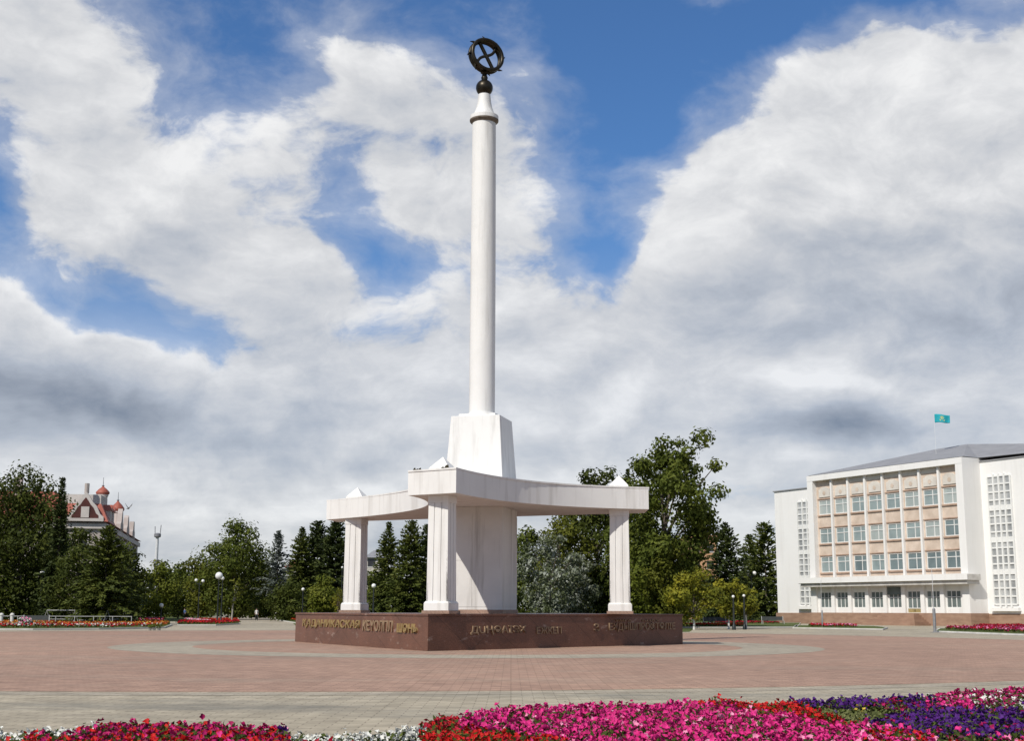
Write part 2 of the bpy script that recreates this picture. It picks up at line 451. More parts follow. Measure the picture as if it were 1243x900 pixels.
# ================================================================== ground
g = MB(); g.poly([(-6000, -200, -0.008), (6000, -200, -0.008), (6000, 9000, -0.008), (-6000, 9000, -0.008)])
struct(g.build('ground', M['far_ground']))
g = MB(); g.poly([(-160, -12, 0), (160, -12, 0), (160, 178, 0), (-160, 178, 0)])
struct(g.build('plaza', M['beige_paving']))
def disc(c, r0, r1, z, n=160):
    m = MB()
    if r0 == 0:
        m.poly([(c[0] + r1 * math.cos(2 * PI * k / n), c[1] + r1 * math.sin(2 * PI * k / n), z) for k in range(n)])
    else:
        for k in range(n):
            a, b_ = 2 * PI * k / n, 2 * PI * (k + 1) / n
            m.poly([(c[0] + r * math.cos(t), c[1] + r * math.sin(t), z) for r, t in ((r0, a), (r1, a), (r1, b_), (r0, b_))])
    return m
struct(disc((-8, 66), 0, 39.5, 0.004).build('red_paving', M['red_paving']))
struct(disc((-8, 66), 39.9, 40.6, 0.004).build('paving_band', M['grey_paving']))
struct(disc((-1.9, 61), 12.2, 15.7, 0.008).build('paving_ring', M['grey_paving']))
# park road running off between the trees, and the lawn under the trees
g = MB(); g.poly([(xat(215, 178), 178, 0.0), (xat(352, 178), 178, 0.0), (xat(338, 420), 420, 0.0), (xat(272, 420), 420, 0.0)])
struct(g.build('path', M['grey_paving']))
def lawn(pts):
    m = MB(); m.poly([(*p, .012) for p in pts]); return struct(m.build('lawn', M['grass']))
def xy(px, Y): return (xat(px, Y), Y)
lawn([xy(-900, 124), xy(204, 124), xy(212, 420), xy(-900, 420)])
lawn([xy(360, 132), xy(500, 100), xy(640, 92), xy(836, 104), xy(846, 136), xy(935, 148), xy(948, 420), xy(345, 420)])
lawn([xy(210, 178.5), xy(214, 178.5), xy(272, 420), xy(214, 420)])

# ================================================================== monument
mon = empty('monument', (-1.6, 60.5, 0), 0, 'white stele with a tall round column, curved canopy and brown granite plinth in the square', 'monument')
def local(p): return (p[0] + 1.6, p[1] - 60.5)
ZP = 1.45                                   # plinth top
ZU = 6.22                                   # canopy underside
# --- plinth: three-cornered granite block
A_ = onz(519, 791.3, 0); B_ = onz(358, 779.6, 0); C_ = onz(829, 782.6, 0)
A2, B2, C2 = local(A_), local(B_), local(C_)
BACK = (C2[0] - 5.2, C2[1] + 9.0)
outl = [A2, C2, BACK, (B2[0] + 4.5, B2[1] + 6.0), B2]
pl = MB().prism(outl, 0.0, ZP - 0.09)
def grow(poly, d):
    cx = sum(p[0] for p in poly) / len(poly); cy = sum(p[1] for p in poly) / len(poly)
    out = []
    for p in poly:
        v = Vector((p[0] - cx, p[1] - cy)); v *= (v.length + d) / v.length
        out.append((cx + v.x, cy + v.y))
    return out
plinth = pl.build('plinth', M['granite'], mon, bevel=0.015)
MB().prism(grow(outl, 0.05), ZP - 0.088, ZP).build('plinth_cap', M['granite'], plinth, bevel=0.012)
# cladding joints are thin recesses drawn by proud slabs; letters stand on the two front faces
def text_on(face_a, face_b, px0, px1, py0, py1, body, mat, name, parent, depth=0.03, bold=0.012):
    """letters raised from the vertical face through face_a-face_b, between two image columns and rows of the photograph"""
    a = Vector((face_a[0], face_a[1], 0)); b = Vector((face_b[0], face_b[1], 0))
    u = (b - a).normalized(); nrm = Vector((u.y, -u.x, 0))
    def hit(px, py):
        d = ray(px, py); o = Vector((0, 0, EYE))
        t = (a - o).dot(nrm) / d.dot(nrm)
        return o + d * t
    p0, p1 = hit(px0, py1), hit(px1, py1)
    q0 = hit(px0, py0)
    w_ = (p1 - p0).dot(u); z0 = 0.5 * (p0.z + p1.z) if abs(px1 - px0) < 60 else p0.z * 0.5 + p1.z * 0.5
    z1 = 0.5 * (q0.z + hit(px1, py0).z)
    cu = bpy.data.curves.new('t', 'FONT'); cu.body = body; cu.size = 1.0; cu.extrude = depth; cu.offset = bold
    ob = bpy.data.objects.new('t', cu); COL.objects.link(ob)
    bpy.context.view_layer.update()
    me = bpy.data.meshes.new_from_object(ob.evaluated_get(bpy.context.evaluated_depsgraph_get()))
    bpy.data.objects.remove(ob); bpy.data.curves.remove(cu)
    co = np.empty(len(me.vertices) * 3, np.float32); me.vertices.foreach_get('co', co); co = co.reshape(-1, 3)
    x0, x1 = co[:, 0].min(), co[:, 0].max(); y0, y1 = co[:, 1].min(), co[:, 1].max()
    X = (co[:, 0] - x0) / (x1 - x0) * w_; Z = (co[:, 1] - y0) / (y1 - y0) * (z1 - z0) + z0
    base = Vector(p0) + nrm * 0.0
    out = np.stack([base.x + u.x * X + nrm.x * (co[:, 2] + depth * 0.6), base.y + u.y * X + nrm.y * (co[:, 2] + depth * 0.6), Z], 1)
    out[:, 0] += 1.6; out[:, 1] -= 60.5
    me.vertices.foreach_set('co', out.astype(np.float32).ravel()); me.materials.append(mat); me.update()
    o = bpy.data.objects.new(name, me); COL.objects.link(o); o.parent = parent
    return o
LB, LA = Vector((B_.x, B_.y)), Vector((A_.x, A_.y)); LC = Vector((C_.x, C_.y))
text_on(LB, LA, 368, 437, 752.5, 764, 'ҚАДАНИКАСКАЯ', M['bronze_letter'], 'inscription', plinth)
text_on(LB, LA, 441, 477, 753.5, 767, 'КЕҮОЛПЛ', M['dull_letter'], 'inscription', plinth)
text_on(LB, LA, 482.5, 507, 757.5, 769, 'ШӨНЬ', M['bronze_letter'], 'inscription', plinth)
text_on(LA, LC, 571, 638, 760, 771, 'ДUҢӨАІЭХ', M['dull_letter'], 'inscription', plinth)
text_on(LA, LC, 651, 681, 761.5, 770, 'ЕЖКЕП', M['dull_letter'], 'inscription', plinth)
text_on(LA, LC, 720.5, 726.5, 757.5, 767, 'З', M['dull_letter'], 'inscription', plinth)
text_on(LA, LC, 739, 819, 756, 767, 'ЕХДЫШПРОФТӨЛІЕ', M['dull_letter'], 'inscription', plinth)
text_on(LA, LC, 746, 766, 752.3, 755.2, 'ҰМҒА', M['dull_letter'], 'inscription', plinth, bold=0.004)
text_on(LA, LC, 779, 800, 752.6, 755.4, 'ҺЦАХ', M['dull_letter'], 'inscription', plinth, bold=0.004)

# --- canopy slab: three truncated tips joined by hollow curves
def dep(px, py, z):
    return onz(px, py, z)
def at_under(px, py): 
    p = onz(px, py, ZU); return local(p)
F2 = at_under(553.5, 598.6); F1 = at_under(495.0, 601.8)
R1 = at_under(787.5, 618.6); R2 = (R1[0] + 0.05, R1[1] + 2.5)
L1 = at_under(396.0, 631.2); L2 = (L1[0] + 0.35, L1[1] + 1.9)
def bez(a, c, b_, n=20):
    return [((1 - t) ** 2 * a[0] + 2 * t * (1 - t) * c[0] + t * t * b_[0], (1 - t) ** 2 * a[1] + 2 * t * (1 - t) * c[1] + t * t * b_[1]) for t in [k / n for k in range(n + 1)]]
m1 = at_under(600, 606); m2 = at_under(680, 617.8)
c_right = ((0.1 + 1.6), 59.7 - 60.5)
c_left = (-1.75 + 1.6, 61.2 - 60.5)
c_back = (-1.6 + 1.6, 66.6 - 60.5)
slab = bez(F2, c_right, R1) + bez(R2, c_back, L2) + bez(L1, c_left, F1)
ZT = ZU + 1.02
MB().prism(slab, ZU, ZT - 0.07).build('canopy', M['white'], mon, smooth=25)
cap_ = MB().prism(grow(slab, 0.035), ZT - 0.068, ZT)
cap_.build('canopy_edge', M['white'], mon, smooth=25)

# --- pillars
def pillar(px, Y, th, name='pillar'):
    c = at(px, 700, Y); cx, cy = local(c)
    r = empty(name, (cx, cy, 0), -th); r.parent = mon
    r.rotation_euler = (0, 0, -th)
    s0, s1 = 0.46, 0.43
    MB().box(-.60, .60, -.60, .60, ZP, ZP + 0.13).build('granite_base', M['granite_pale'], r, bevel=0.01)
    b = MB().box(-.54, .54, -.54, .54, ZP + 0.13, ZP + 0.42)
    b.prism([(-.54, -.54), (.54, -.54), (.54, .54), (-.54, .54)], ZP + 0.422, ZP + 0.50, top=[(-.49, -.49), (.49, -.49), (.49, .49), (-.49, .49)])
    b.build('pillar_base', M['white'], r, bevel=0.012)
    def sq(s): return [(-s, -s), (s, -s), (s, s), (-s, s)]
    sh = MB().prism(sq(s0 - .035), ZP + 0.5, ZU - 0.3, top=sq(s1 - .035))
    # three raised strips on each face
    for k in range(4):
        ca, sa = math.cos(k * PI / 2), math.sin(k * PI / 2)
        for (a, b_) in ((-1.0, -0.42), (-0.30, 0.30), (0.42, 1.0)):
            def q(u, d, s): x, y = u * s, -d * s; return (x * ca - y * sa, x * sa + y * ca)
            lo = [q(a, 1.0, s0), q(b_, 1.0, s0), q(b_, 0.86, s0), q(a, 0.86, s0)]
            hi = [q(a, 1.0, s1), q(b_, 1.0, s1), q(b_, 0.86, s1), q(a, 0.86, s1)]
            e_ = 0.002 * (1 if a < -.9 else 0)
            sh.prism(lo, ZP + 0.502, ZU - 0.302 - e_, top=hi)
    sh.build('shaft', M['white'], r)
    MB().box(-.45, .45, -.45, .45, ZU - 0.3, ZU - 0.003).build('capital', M['white'], r, bevel=0.01)
    p_ = MB().box(-.44, .44, -.44, .44, ZT + 0.002, ZT + 0.10)
    p_.poly([(-.44, -.44, ZT + .102), (.44, -.44, ZT + .102), (.44, .44, ZT + .102), (-.44, .44, ZT + .102)])
    for k in range(4):
        a = sq(.44)[k]; b_ = sq(.44)[(k + 1) % 4]
        p_.poly([(*a, ZT + .102), (*b_, ZT + .102), (0, 0, ZT + 0.60)])
    p_.build('pyramid_cap', M['white'], r)
    return r
pillar(536.0, 54.2, R(20)); pillar(431.5, 68.2, R(17)); pillar(752.5, 61.55, R(6))

# --- pylon: straight below the canopy, tapered above it
PC = at(583.5, 700, 61.2); pcx, pcy = local(PC)
py_ = empty('pylon', (pcx, pcy, 0), -R(14)); py_.parent = mon
def sq(s): return [(-s, -s), (s, -s), (s, s), (-s, s)]
hb, ht = 1.37, 1.16
zc = at(606, 504, 59.9).z                    # top of the tapered block
MB().box(-hb - .05, hb + .05, -hb - .05, hb + .05, ZP, ZP + 0.17).build('granite_base', M['granite_pale'], py_, bevel=0.01)
lowp = MB().box(-hb, hb, -hb, hb, ZP + 0.17, ZU - 0.003)
lowp.build('pylon_base', M['white_grimy'], py_, bevel=0.01)
pn = MB()
for k in range(4):                           # cladding panels, a few millimetres proud with joints between
    ca, sa = math.cos(k * PI / 2), math.sin(k * PI / 2)
    for (a, b_, z0, z1) in ((-1.36, -.04, ZP + .3, ZP + 2.35), (-.02, 1.36, ZP + .3, ZP + 3.6), (-1.36, -.04, ZP + 2.37, ZU - .35), (-.02, 1.36, ZP + 3.62, ZU - .35)):
        pts = [(a, -hb - .012), (b_, -hb - .012), (b_, -hb + .004), (a, -hb + .004)]
        pn.prism([(x * ca - y * sa, x * sa + y * ca) for x, y in pts], z0, z1)
pn.build('cladding_panel', M['white_grimy'], py_)
MB().prism(sq(hb), ZT + 0.002, zc, top=sq(ht)).build('pylon_block', M['white_column'], py_, bevel=0.02)
MB().box(-.88, .88, -.88, .88, zc + .001, zc + 0.14).build('column_base', M['white_column'], py_, bevel=0.02)
# --- column
def zdir(py, Y, px=587): return at(px, py, Y).z
Yc = PC.y
zt = zdir(150, Yc)
rb, rt = 0.605, 0.575
col_ = MB().lathe([(rb + .05, zc + .14), (rb + .05, zc + .24), (rb, zc + .27), (rb, zc + 3), ((rb + rt) / 2 + .012, (zc + zt) / 2), (rt, zt)], 64)
col_.build('column', M['white_column'], py_, smooth=30)
sm = MB()
z_ = zc + 0.27
colr = MB().lathe([(rt + .004, zt - .02), (rt + .125, zt + .10), (rt + .13, zt + .17)], 64)
colr.build('collar_ring', M['collar_dark'], py_, smooth=30)
z1 = zdir(141.5, Yc); z2 = zdir(115, Yc)
MB().lathe([(rt + .125, zt + .172), (rt + .125, z1), (rt - .02, z1 + .06), (.47, z1 + .22), (.39, z1 + .45), (.335, z1 + .75), (.295, z2)], 48).build('column_cap', M['white_column'], py_, smooth=30)
# --- finial: ball, neck, ring with crossed bars
fin = empty('finial', (0, 0, 0)); fin.parent = py_
zb = zdir(106.7, Yc); rball = 0.42
ball = [(0.24, zb - rball * .86)] + [(rball * math.sin(t), zb - rball * math.cos(t)) for t in [R(35 + k * 11) for k in range(11)]]
MB().lathe(ball, 32).build('ball', M['bronze'], fin, smooth=40)
zr = zdir(68, Yc); RR = 0.86
MB().lathe([(.14, zb + rball * .93), (.17, zb + rball + .12), (.13, zb + rball + .2), (.12, zb + rball + .3), (0.2, zr - RR - .02)], 20).build('neck', M['bronze'], fin, smooth=40)
ringr = empty('ring', (0.08, 0, zr)); ringr.parent = fin
ringr.rotation_euler = (R(-6), R(14), R(14 + 26))
def circ(r, y, n=72): return [(r * math.cos(2 * PI * k / n), y, r * math.sin(2 * PI * k / n)) for k in range(n)]
rg = MB()
rg.tube(circ(RR - .05, -0.15), .095, 10, True)
rg.tube(circ(RR - .05, 0.15), .095, 10, True)
for k in range(72):                          # web between the two rims
    a, b_ = 2 * PI * k / 72, 2 * PI * (k + 1) / 72
    for r in (RR - .09, RR - .01):
        rg.poly([(r * math.cos(t), y, r * math.sin(t)) for t, y in ((a, -.17), (b_, -.17), (b_, .17), (a, .17))])
o_ = rg.build('ring_rim', M['bronze'], ringr, smooth=50)
for k in range(8):
    sp_ = MB()
    a = 2 * PI * (k + .3) / 8
    d = Vector((math.cos(a), 0, math.sin(a))); t = Vector((-math.sin(a), 0, math.cos(a)))
    sp_.tube([d * (RR - .02), d * (RR + .08) + t * .05, d * (RR + .19) + t * .18], [.075, .055, .014], 8)
    sp_.build('ring_horn', M['bronze'], ringr, smooth=50)
br_ = MB()
p = [Vector((math.cos(R(131)) * RR * .95 * (1 - 2 * t), 0, math.sin(R(131)) * RR * .95 * (1 - 2 * t))) for t in [k / 8 for k in range(9)]]
br_.tube(p, .095, 10)
br_.build('cross_bar', M['bronze'], ringr, smooth=50)
br_ = MB()
d1 = Vector((math.cos(R(62)), 0, math.sin(R(62)))); n1 = Vector((-math.sin(R(62)), 0, math.cos(R(62))))
p = [d1 * (RR * .95 * s_) + n1 * (0.13 * math.sin(s_ * PI)) * (-1) for s_ in [k / 10 - 1 for k in range(21)]]
br_.tube(p, .075, 10)
br_.build('curved_bar', M['bronze'], ringr, smooth=50)
# weeds and moss growing from the canopy's edge
for (px, py, s_) in ((505, 572, .16), (541, 570, .22), (561, 577, .12), (652, 590, .14), (700, 593.5, .1)):
    q = local(onz(px, py, ZT))
    tuf = MB()
    for k in range(14):
        a = random.random() * 6.28; r = s_ * random.random()
        x, y = q[0] + r * math.cos(a), q[1] + 0.1 + abs(r * math.sin(a))
        h = s_ * (0.4 + 0.6 * random.random()); w_ = s_ * .3
        tuf.poly([(x - w_, y, ZT), (x + w_, y + .03, ZT), (x + w_ * .6, y + .05, ZT + h), (x - w_ * .4, y + .02, ZT + h * .8)])
    tag(tuf.build('moss_tuft', M['moss'], mon), None)

# ================================================================== government building on the right
def glass(name, c1, c2, scale=0.35, rough=0.12, curtain=None):
    m, nt, b = new_mat(name)
    f = _noise(nt, scale, 3, 0.5)
    c = _ramp(nt, f, [(0.4, c1), (0.6, c2)])
    if curtain:
        t = nt.nodes.new('ShaderNodeTexCoord'); w = nt.nodes.new('ShaderNodeTexWave')
        nt.links.new(t.outputs['Object'], w.inputs['Vector']); w.inputs['Scale'].default_value = 3.0; w.inputs['Distortion'].default_value = 1.5
        c = _mix(nt, _ramp(nt, w.outputs['Fac'], [(0.3, (0.15,) * 3), (0.8, (0.85,) * 3)]), c, curtain)
    nt.links.new(c, b.inputs['Base Color'])
    b.inputs['Roughness'].default_value = rough; b.inputs['Specular IOR Level'].default_value = 0.6
    return m
M['pane'] = glass('window glass with curtains', (0.10, 0.15, 0.16), (0.20, 0.26, 0.26), 0.5, 0.10, (0.36, 0.42, 0.42))
M['pane_dark'] = glass('dark window glass', (0.05, 0.07, 0.075), (0.13, 0.17, 0.17), 0.5, 0.08, (0.22, 0.25, 0.24))
M['stair_pane'] = glass('stair glazing', (0.26, 0.27, 0.275), (0.44, 0.45, 0.45), 0.6, 0.15)
M['pink'] = mottled('pink limestone cladding', (0.50, 0.40, 0.32), (0.68, 0.565, 0.47), 0.8, 0.8)
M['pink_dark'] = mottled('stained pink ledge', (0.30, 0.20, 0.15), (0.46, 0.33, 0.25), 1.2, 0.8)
M['pale_panel'] = mottled('pale stone panel', (0.55, 0.51, 0.46), (0.70, 0.66, 0.60), 0.7, 0.8)
M['base_stone'] = mottled('brown stone base', (0.26, 0.16, 0.11), (0.37, 0.24, 0.17), 0.8, 0.75, stretch=(1, 1, 3))
M['roof_grey'] = mottled('grey sheet metal roof', (0.22, 0.22, 0.225), (0.30, 0.30, 0.31), 0.5, 0.5, stretch=(1, 4, 1))
M['door_wood'] = plain('varnished door', (0.33, 0.26, 0.12), 0.5)
M['awning'] = mottled('weathered canopy roof', (0.40, 0.38, 0.35), (0.62, 0.60, 0.57), 1.0, 0.75)
P0 = at(1178, 742, 151.0); P1 = at(985, 742, 174.0)
ud = (Vector((P1.x, P1.y)) - Vector((P0.x, P0.y))); LEN = ud.length; ud.normalize()
bld = empty('government_building', (P0.x, P0.y, 0), math.atan2(ud.y, ud.x),
            'white four storey public building with pink window panels and grey hip roof', 'building')
def hz(py, t=0.0):                     # height of an image row on the facade's right end
    d = ray(1178, py); k = P0.y / d.y; return EYE + d.z * k
TOP = hz(555)
D = 0.7                                # depth of the recessed window field
Wm = M['white_bldg']
WD = 14.0
WING = 2.9                             # the wings stand this far behind the middle block
ZB = 1.45
def part(name, mat, boxes, parent=None, **kw):
    m = MB()
    for b_ in boxes: m.box(*b_)
    return m.build(name, mat, parent or bld, **kw)
SIDE = 1.05
# brown stone base with the entrance landing and steps
part('stone_base', M['base_stone'], [(-20, LEN + 10.3, -WD, -WING + .10, 0, ZB - .05), (-.15, LEN + .15, -WING + .102, .12, 0, ZB)])
stp = MB()
xe0, xe1 = 7.6, 12.8
for k in range(6):
    stp.box(xe0 - .35 * k - .002 * k, xe1 + .35 * k + .002 * k, .122, 1.0 + .34 * k, 0, ZB - .05 - .235 * k - .0)
stp.build('entrance_steps', M['base_stone'], bld)
# main body behind, wings
core = MB().box(0.02, LEN - .02, -WD, -D - .3, ZB, TOP - .05)
core.build('wall', Wm, bld)
WT = TOP - 1.2
part('wing', Wm, [(LEN - .018, LEN + 10.0, -WD, -WING, ZB - .048, WT)])
part('wing', Wm, [(-19.5, 0.018, -WD, -WING, ZB - .048, WT + .75)])
# portal frame round the window field
part('portal_frame', Wm, [(0, SIDE, -D - .298, 0, ZB + .002, TOP - .72), (LEN - SIDE, LEN, -D - .298, 0, ZB + .002, TOP - .72), (0, LEN, -D - .298, .02, TOP - .718, TOP),
                          (0, .3, -WING + .002, -D - .3, ZB + .002, TOP - .002), (LEN - .3, LEN, -WING + .002, -D - .3, ZB + .002, TOP - .002)])
# bays
nb = 8; bw = (LEN - 2 * SIDE) / nb
ZC0, ZC1 = hz(711), hz(697.5)          # entrance canopy
rows = [(hz(609.5), hz(589.7)), (hz(649.2), hz(628.9)), (hz(689.3), hz(667.8))]
pk = MB(); 
ztop = TOP - .72
def wall_with_holes(m, x0, x1, y0, y1, z0, z1, holes):
    """one facade bay: solid between the window openings"""
    z = z0
    for (a, b_, h0, h1) in sorted(holes, key=lambda h: h[2]):
        if h0 > z: m.box(x0, x1, y0, y1, z, h0)
        m.box(x0, a, y0, y1, h0, h1); m.box(b_, x1, y0, y1, h0, h1)
        z = h1
    if z1 > z: m.box(x0, x1, y0, y1, z, z1)
lg = MB(); 
win = []
for i in range(nb):
    x0 = SIDE + i * bw; x1 = x0 + bw
    a, b_ = x0 + .36, x1 - .36
    wall_with_holes(pk, x0 + .001, x1 - .001, -D - .299, -D, ZC1 + .1, ztop - .001, [(a, b_, z0, z1) for z0, z1 in rows])
    for z0, z1 in rows: win.append((a, b_, z0, z1, -D - .12, M['pane']))
    for k, (z0, z1) in enumerate(rows):
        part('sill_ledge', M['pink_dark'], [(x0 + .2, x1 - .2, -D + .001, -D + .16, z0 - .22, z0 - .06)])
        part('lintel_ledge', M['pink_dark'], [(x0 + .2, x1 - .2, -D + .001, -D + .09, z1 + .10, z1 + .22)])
pk.build('pink_facade', M['pink'], bld)
for i in range(nb):
    at_ = MB()
    x0 = SIDE + i * bw
    za, zb_ = hz(585.5), hz(574.5)
    at_.box(x0 + .5, x0 + bw - .5, -D + .002, -D + .10, za, zb_)
    n = 10                             # arched top of each pale panel
    arc = [(x0 + bw / 2 + (bw / 2 - .75) * math.cos(PI * k / n), zb_ + .28 * math.sin(PI * k / n)) for k in range(n + 1)]
    at_.poly([(x, -D + .10, z + .001) for x, z in arc]); 
    for k in range(n): at_.poly([(arc[k][0], -D, arc[k][1]), (arc[k + 1][0], -D, arc[k + 1][1]), (arc[k + 1][0], -D + .1, arc[k + 1][1] + .001), (arc[k][0], -D + .1, arc[k][1] + .001)])
    cx_, cz_ = x0 + bw / 2, (za + zb_) / 2 + .1
    pan = at_.build('attic_panel', M['pale_panel'], bld)
    em = MB()                          # small rosette on the panel
    cx_ = SIDE + (i + .5) * bw; cz_ = (hz(585.5) + hz(574.5)) / 2
    em.poly([(cx_ + .32 * math.cos(2 * PI * k / 14) * (1 if k % 2 else .7), -D + .13, cz_ + .32 * math.sin(2 * PI * k / 14) * (1 if k % 2 else .7)) for k in range(14)])
    em.build('rosette', M['pink'], pan)
for i in range(1, 6): part('frieze_panel', M['pale_panel'], [(SIDE + (i + .02) * bw + .18, SIDE + (i + 1) * bw - .18, -D + .002, -D + .05, ztop - .62, ztop - .04)])
for i in range(nb - 1):
    x = SIDE + (i + 1) * bw
    part('pilaster', Wm, [(x - .15, x + .15, -D + .001, -D + .34, ZC1 + .101, ztop - .01)])
# windows of the upper floors: white frame with a cross, pane behind
def window(a, b_, z0, z1, y, pm, parent, cols=2, tr=0.66):
    t = .085
    m = MB()
    m.box(a, a + t, y, y + .09, z0, z1); m.box(b_ - t, b_, y, y + .09, z0, z1)
    m.box(a + t, b_ - t, y, y + .09, z0, z0 + t); m.box(a + t, b_ - t, y, y + .09, z1 - t, z1)
    zt_ = z0 + (z1 - z0) * tr
    m.box(a + t, b_ - t, y + .003, y + .085, zt_ - .045, zt_ + .045)
    for k in range(1, cols):
        x = a + (b_ - a) * (k / cols if cols != 2 else .40)
        m.box(x - .045, x + .045, y + .005, y + .08, z0 + t, zt_ - .046); m.box(x - .045, x + .045, y + .005, y + .08, zt_ + .046, z1 - t)
    f_ = m.build('window', M['frame'], parent)
    MB().box(a + .02, b_ - .02, y - .03, y + .03, z0 + .02, z1 - .02).build('pane', pm, f_)
    return f_
M['frame'] = plain('white window frame', (0.74, 0.74, 0.72), 0.5, var=0.06)
M['pane_b'] = glass('window glass, drawn blinds', (0.20, 0.25, 0.25), (0.32, 0.37, 0.36), 0.4, 0.14, (0.46, 0.50, 0.48))
M['pane_c'] = glass('window glass, dark room', (0.06, 0.09, 0.10), (0.14, 0.19, 0.20), 0.5, 0.08, (0.22, 0.27, 0.28))
for w_ in win: window(*w_[:5], random.choice([M['pane'], M['pane'], M['pane_b'], M['pane_c']]), bld, cols=2)
# entrance canopy and the ground floor
cn = MB().box(-.9, LEN + .9, -D - .25, 1.25, ZC0 + .55, ZC1)
cn.box(-.7, LEN + .7, -D - .25, 1.05, ZC0 + .12, ZC0 + .548)
cn.build('entrance_canopy', M['awning'], bld, bevel=0.02)
MB().box(-1.0, LEN + 1.0, 1.252, 1.34, ZC0 + .60, ZC1 + .05).build('canopy_fascia', Wm, bld)
gw = MB(); gl = []
for i in range(nb):
    x0 = SIDE + i * bw; x1 = x0 + bw
    a, b_ = x0 + .46, x1 - .40
    door = (i == 2)
    z0 = ZB + .05 if door else hz(738.5); z1 = hz(716.8)
    wall_with_holes(gw, x0 + .001, x1 - .001, -D - .299, -.30, ZB + .003, ZC0 + .119, [(a, b_, z0, z1)])
    gl.append((a, b_, z0, z1, door))
gw.build('ground_floor_wall', Wm, bld)
for (a, b_, z0, z1, door) in gl:
    if door:
        zd = hz(738.5) - .1
        dr = MB().box(a, b_, -.42, -.34, z0, zd).build('entrance_door', M['door_wood'], bld)
        MB().box((a + b_) / 2 - .03, (a + b_) / 2 + .03, -.339, -.30, z0 + .1, zd - .1).build('handle', M['bronze'], dr)
        z0 = zd + .02
    window(a, b_, z0, z1, -.42, M['pane_dark'], bld, cols=3, tr=.62)
for i in range(nb + 1):
    x = SIDE + i * bw
    if 0 < i < nb: part('pier', Wm, [(x - .3, x + .3, -.299, .02, ZB + .004, ZC0 + .118)])
part('dark_sign_board', M['pane_dark'], [(SIDE + 3 * bw + .35, SIDE + 4 * bw - .3, -.298, -.15, ZC0 - .95, ZC0 - .05)])
# stair windows: tall lattices on both wings
def lattice(x0, x1, z0, z1, cols, rows_):
    y = -WING
    m = MB()
    m.box(x0 - .15, x0, y + .001, y + .22, z0, z1); m.box(x1, x1 + .15, y + .001, y + .22, z0, z1)
    cw = (x1 - x0) / cols; rh = (z1 - z0) / rows_
    for k in range(1, cols): m.box(x0 + k * cw - .10, x0 + k * cw + .10, y + .001, y + .22, z0 - .3, z1 + .25)
    for k in range(rows_ + 1):
        th_ = .30 if k in (rows_ // 4, rows_ // 2, 3 * rows_ // 4) else .085
        m.box(x0, x1, y + .002, y + .15, z0 + k * rh - th_, z0 + k * rh + th_)
    f_ = m.build('stair_window', M['frame'], bld)
    MB().box(x0, x1, y + .0015, y + .05, z0, z1).build('pane', M['stair_pane'], f_)
    part('balcony_sill', Wm, [(x0 - .4, x1 + .4, y + .001, y + .5, z0 - .75, z0 - .35)])
lattice(LEN + 1.5, LEN + 5.1, ZB + 1.2, hz(586), 4, 16)
lattice(-4.2, -1.15, ZB + 1.0, hz(579), 4, 16)
# roof: shallow grey hip with eaves, thin dark gutter line on the wings
rf = MB()
ridge = at(1172, 540, P0.y + 9)
lx = lambda p: ((p.x - P0.x) * ud.x + (p.y - P0.y) * ud.y, (p.x - P0.x) * -ud.y + (p.y - P0.y) * ud.x, p.z)
apx = lx(at(1174, 539.5, P0.y + 11))
e = [(-19.6, -WD - .3, WT + .9), (LEN + .2, -WD - .3, TOP + .1), (LEN + .2, -.3, TOP + .1), (0.0, -.3, TOP + .1), (0, -WING + .2, TOP + .05), (-19.6, -WING + .2, WT + .9)]
rd1 = apx; rd0 = (apx[0] + 5.0, apx[1], apx[2] - .1)
rf.poly([e[2], e[1], rd0]); rf.poly([e[3], e[2], rd0, rd1]); rf.poly([e[4], e[3], rd1]); rf.poly([e[5], e[4], rd1]); rf.poly([e[0], e[5], rd1]); rf.poly([e[1], e[0], rd1, rd0])
rf.poly(list(reversed(e)))
rf.build('roof', M['roof_grey'], bld)
part('gutter', M['roof_grey'], [(LEN, LEN + 10.15, -WD, -WING + .15, WT + .002, WT + .14), (-19.6, -.002, -WD, -WING + .12, WT + .752, WT + .87)])
# flag on its pole, standing on the roof
M['pole'] = plain('grey steel pole', (0.30, 0.30, 0.31), 0.45, metal=0.5)
M['flag'] = plain('turquoise flag cloth', (0.015, 0.32, 0.38), 0.7, var=0.1)
M['flag_gold'] = plain('flag gold', (0.75, 0.60, 0.08), 0.7)
YF = 161.0
ft = at(1133.6, 502, YF)
fp = empty('flagpole', (ft.x, ft.y, 0), 0, 'thin grey flagpole on the roof of the white public building', 'flagpole')
MB().tube([(0, 0, TOP + .9), (0, 0, ft.z)], .014, 8).build('pole', M['frame'], fp)
MB().box(-.12, .12, -.12, .12, TOP + .6, TOP + .95).build('foot', M['pole'], fp)
fl = empty('flag', ft, R(-22), 'turquoise flag with yellow sun and eagle flying from the rooftop pole', 'flag')
cl = []; fw, fh = 1.8, 1.08
nx, nz_ = 24, 10
def wav(u, v): return 0.16 * u ** .7 * math.sin(u * 8 + v * 1.2) - .0, -0.28 * u + 0.06 * math.sin(u * 6)
cm = MB(); idx = {}
for i in range(nx + 1):
    for j in range(nz_ + 1):
        u, v = i / nx, j / nz_
        y_, zz = wav(u, v); idx[i, j] = len(cm.v); cm.v.append((u * fw + .04, y_, -.1 - v * fh * (1 - .12 * u) + zz * .8))
for i in range(nx):
    for j in range(nz_): cm.f.append((idx[i, j], idx[i, j + 1], idx[i + 1, j + 1], idx[i + 1, j])); cm.mi.append(0)
clo = cm.build('cloth', M['flag'], fl, smooth=60)
sm_ = clo.modifiers.new('thick', 'SOLIDIFY'); sm_.thickness = 0.012
em = MB()
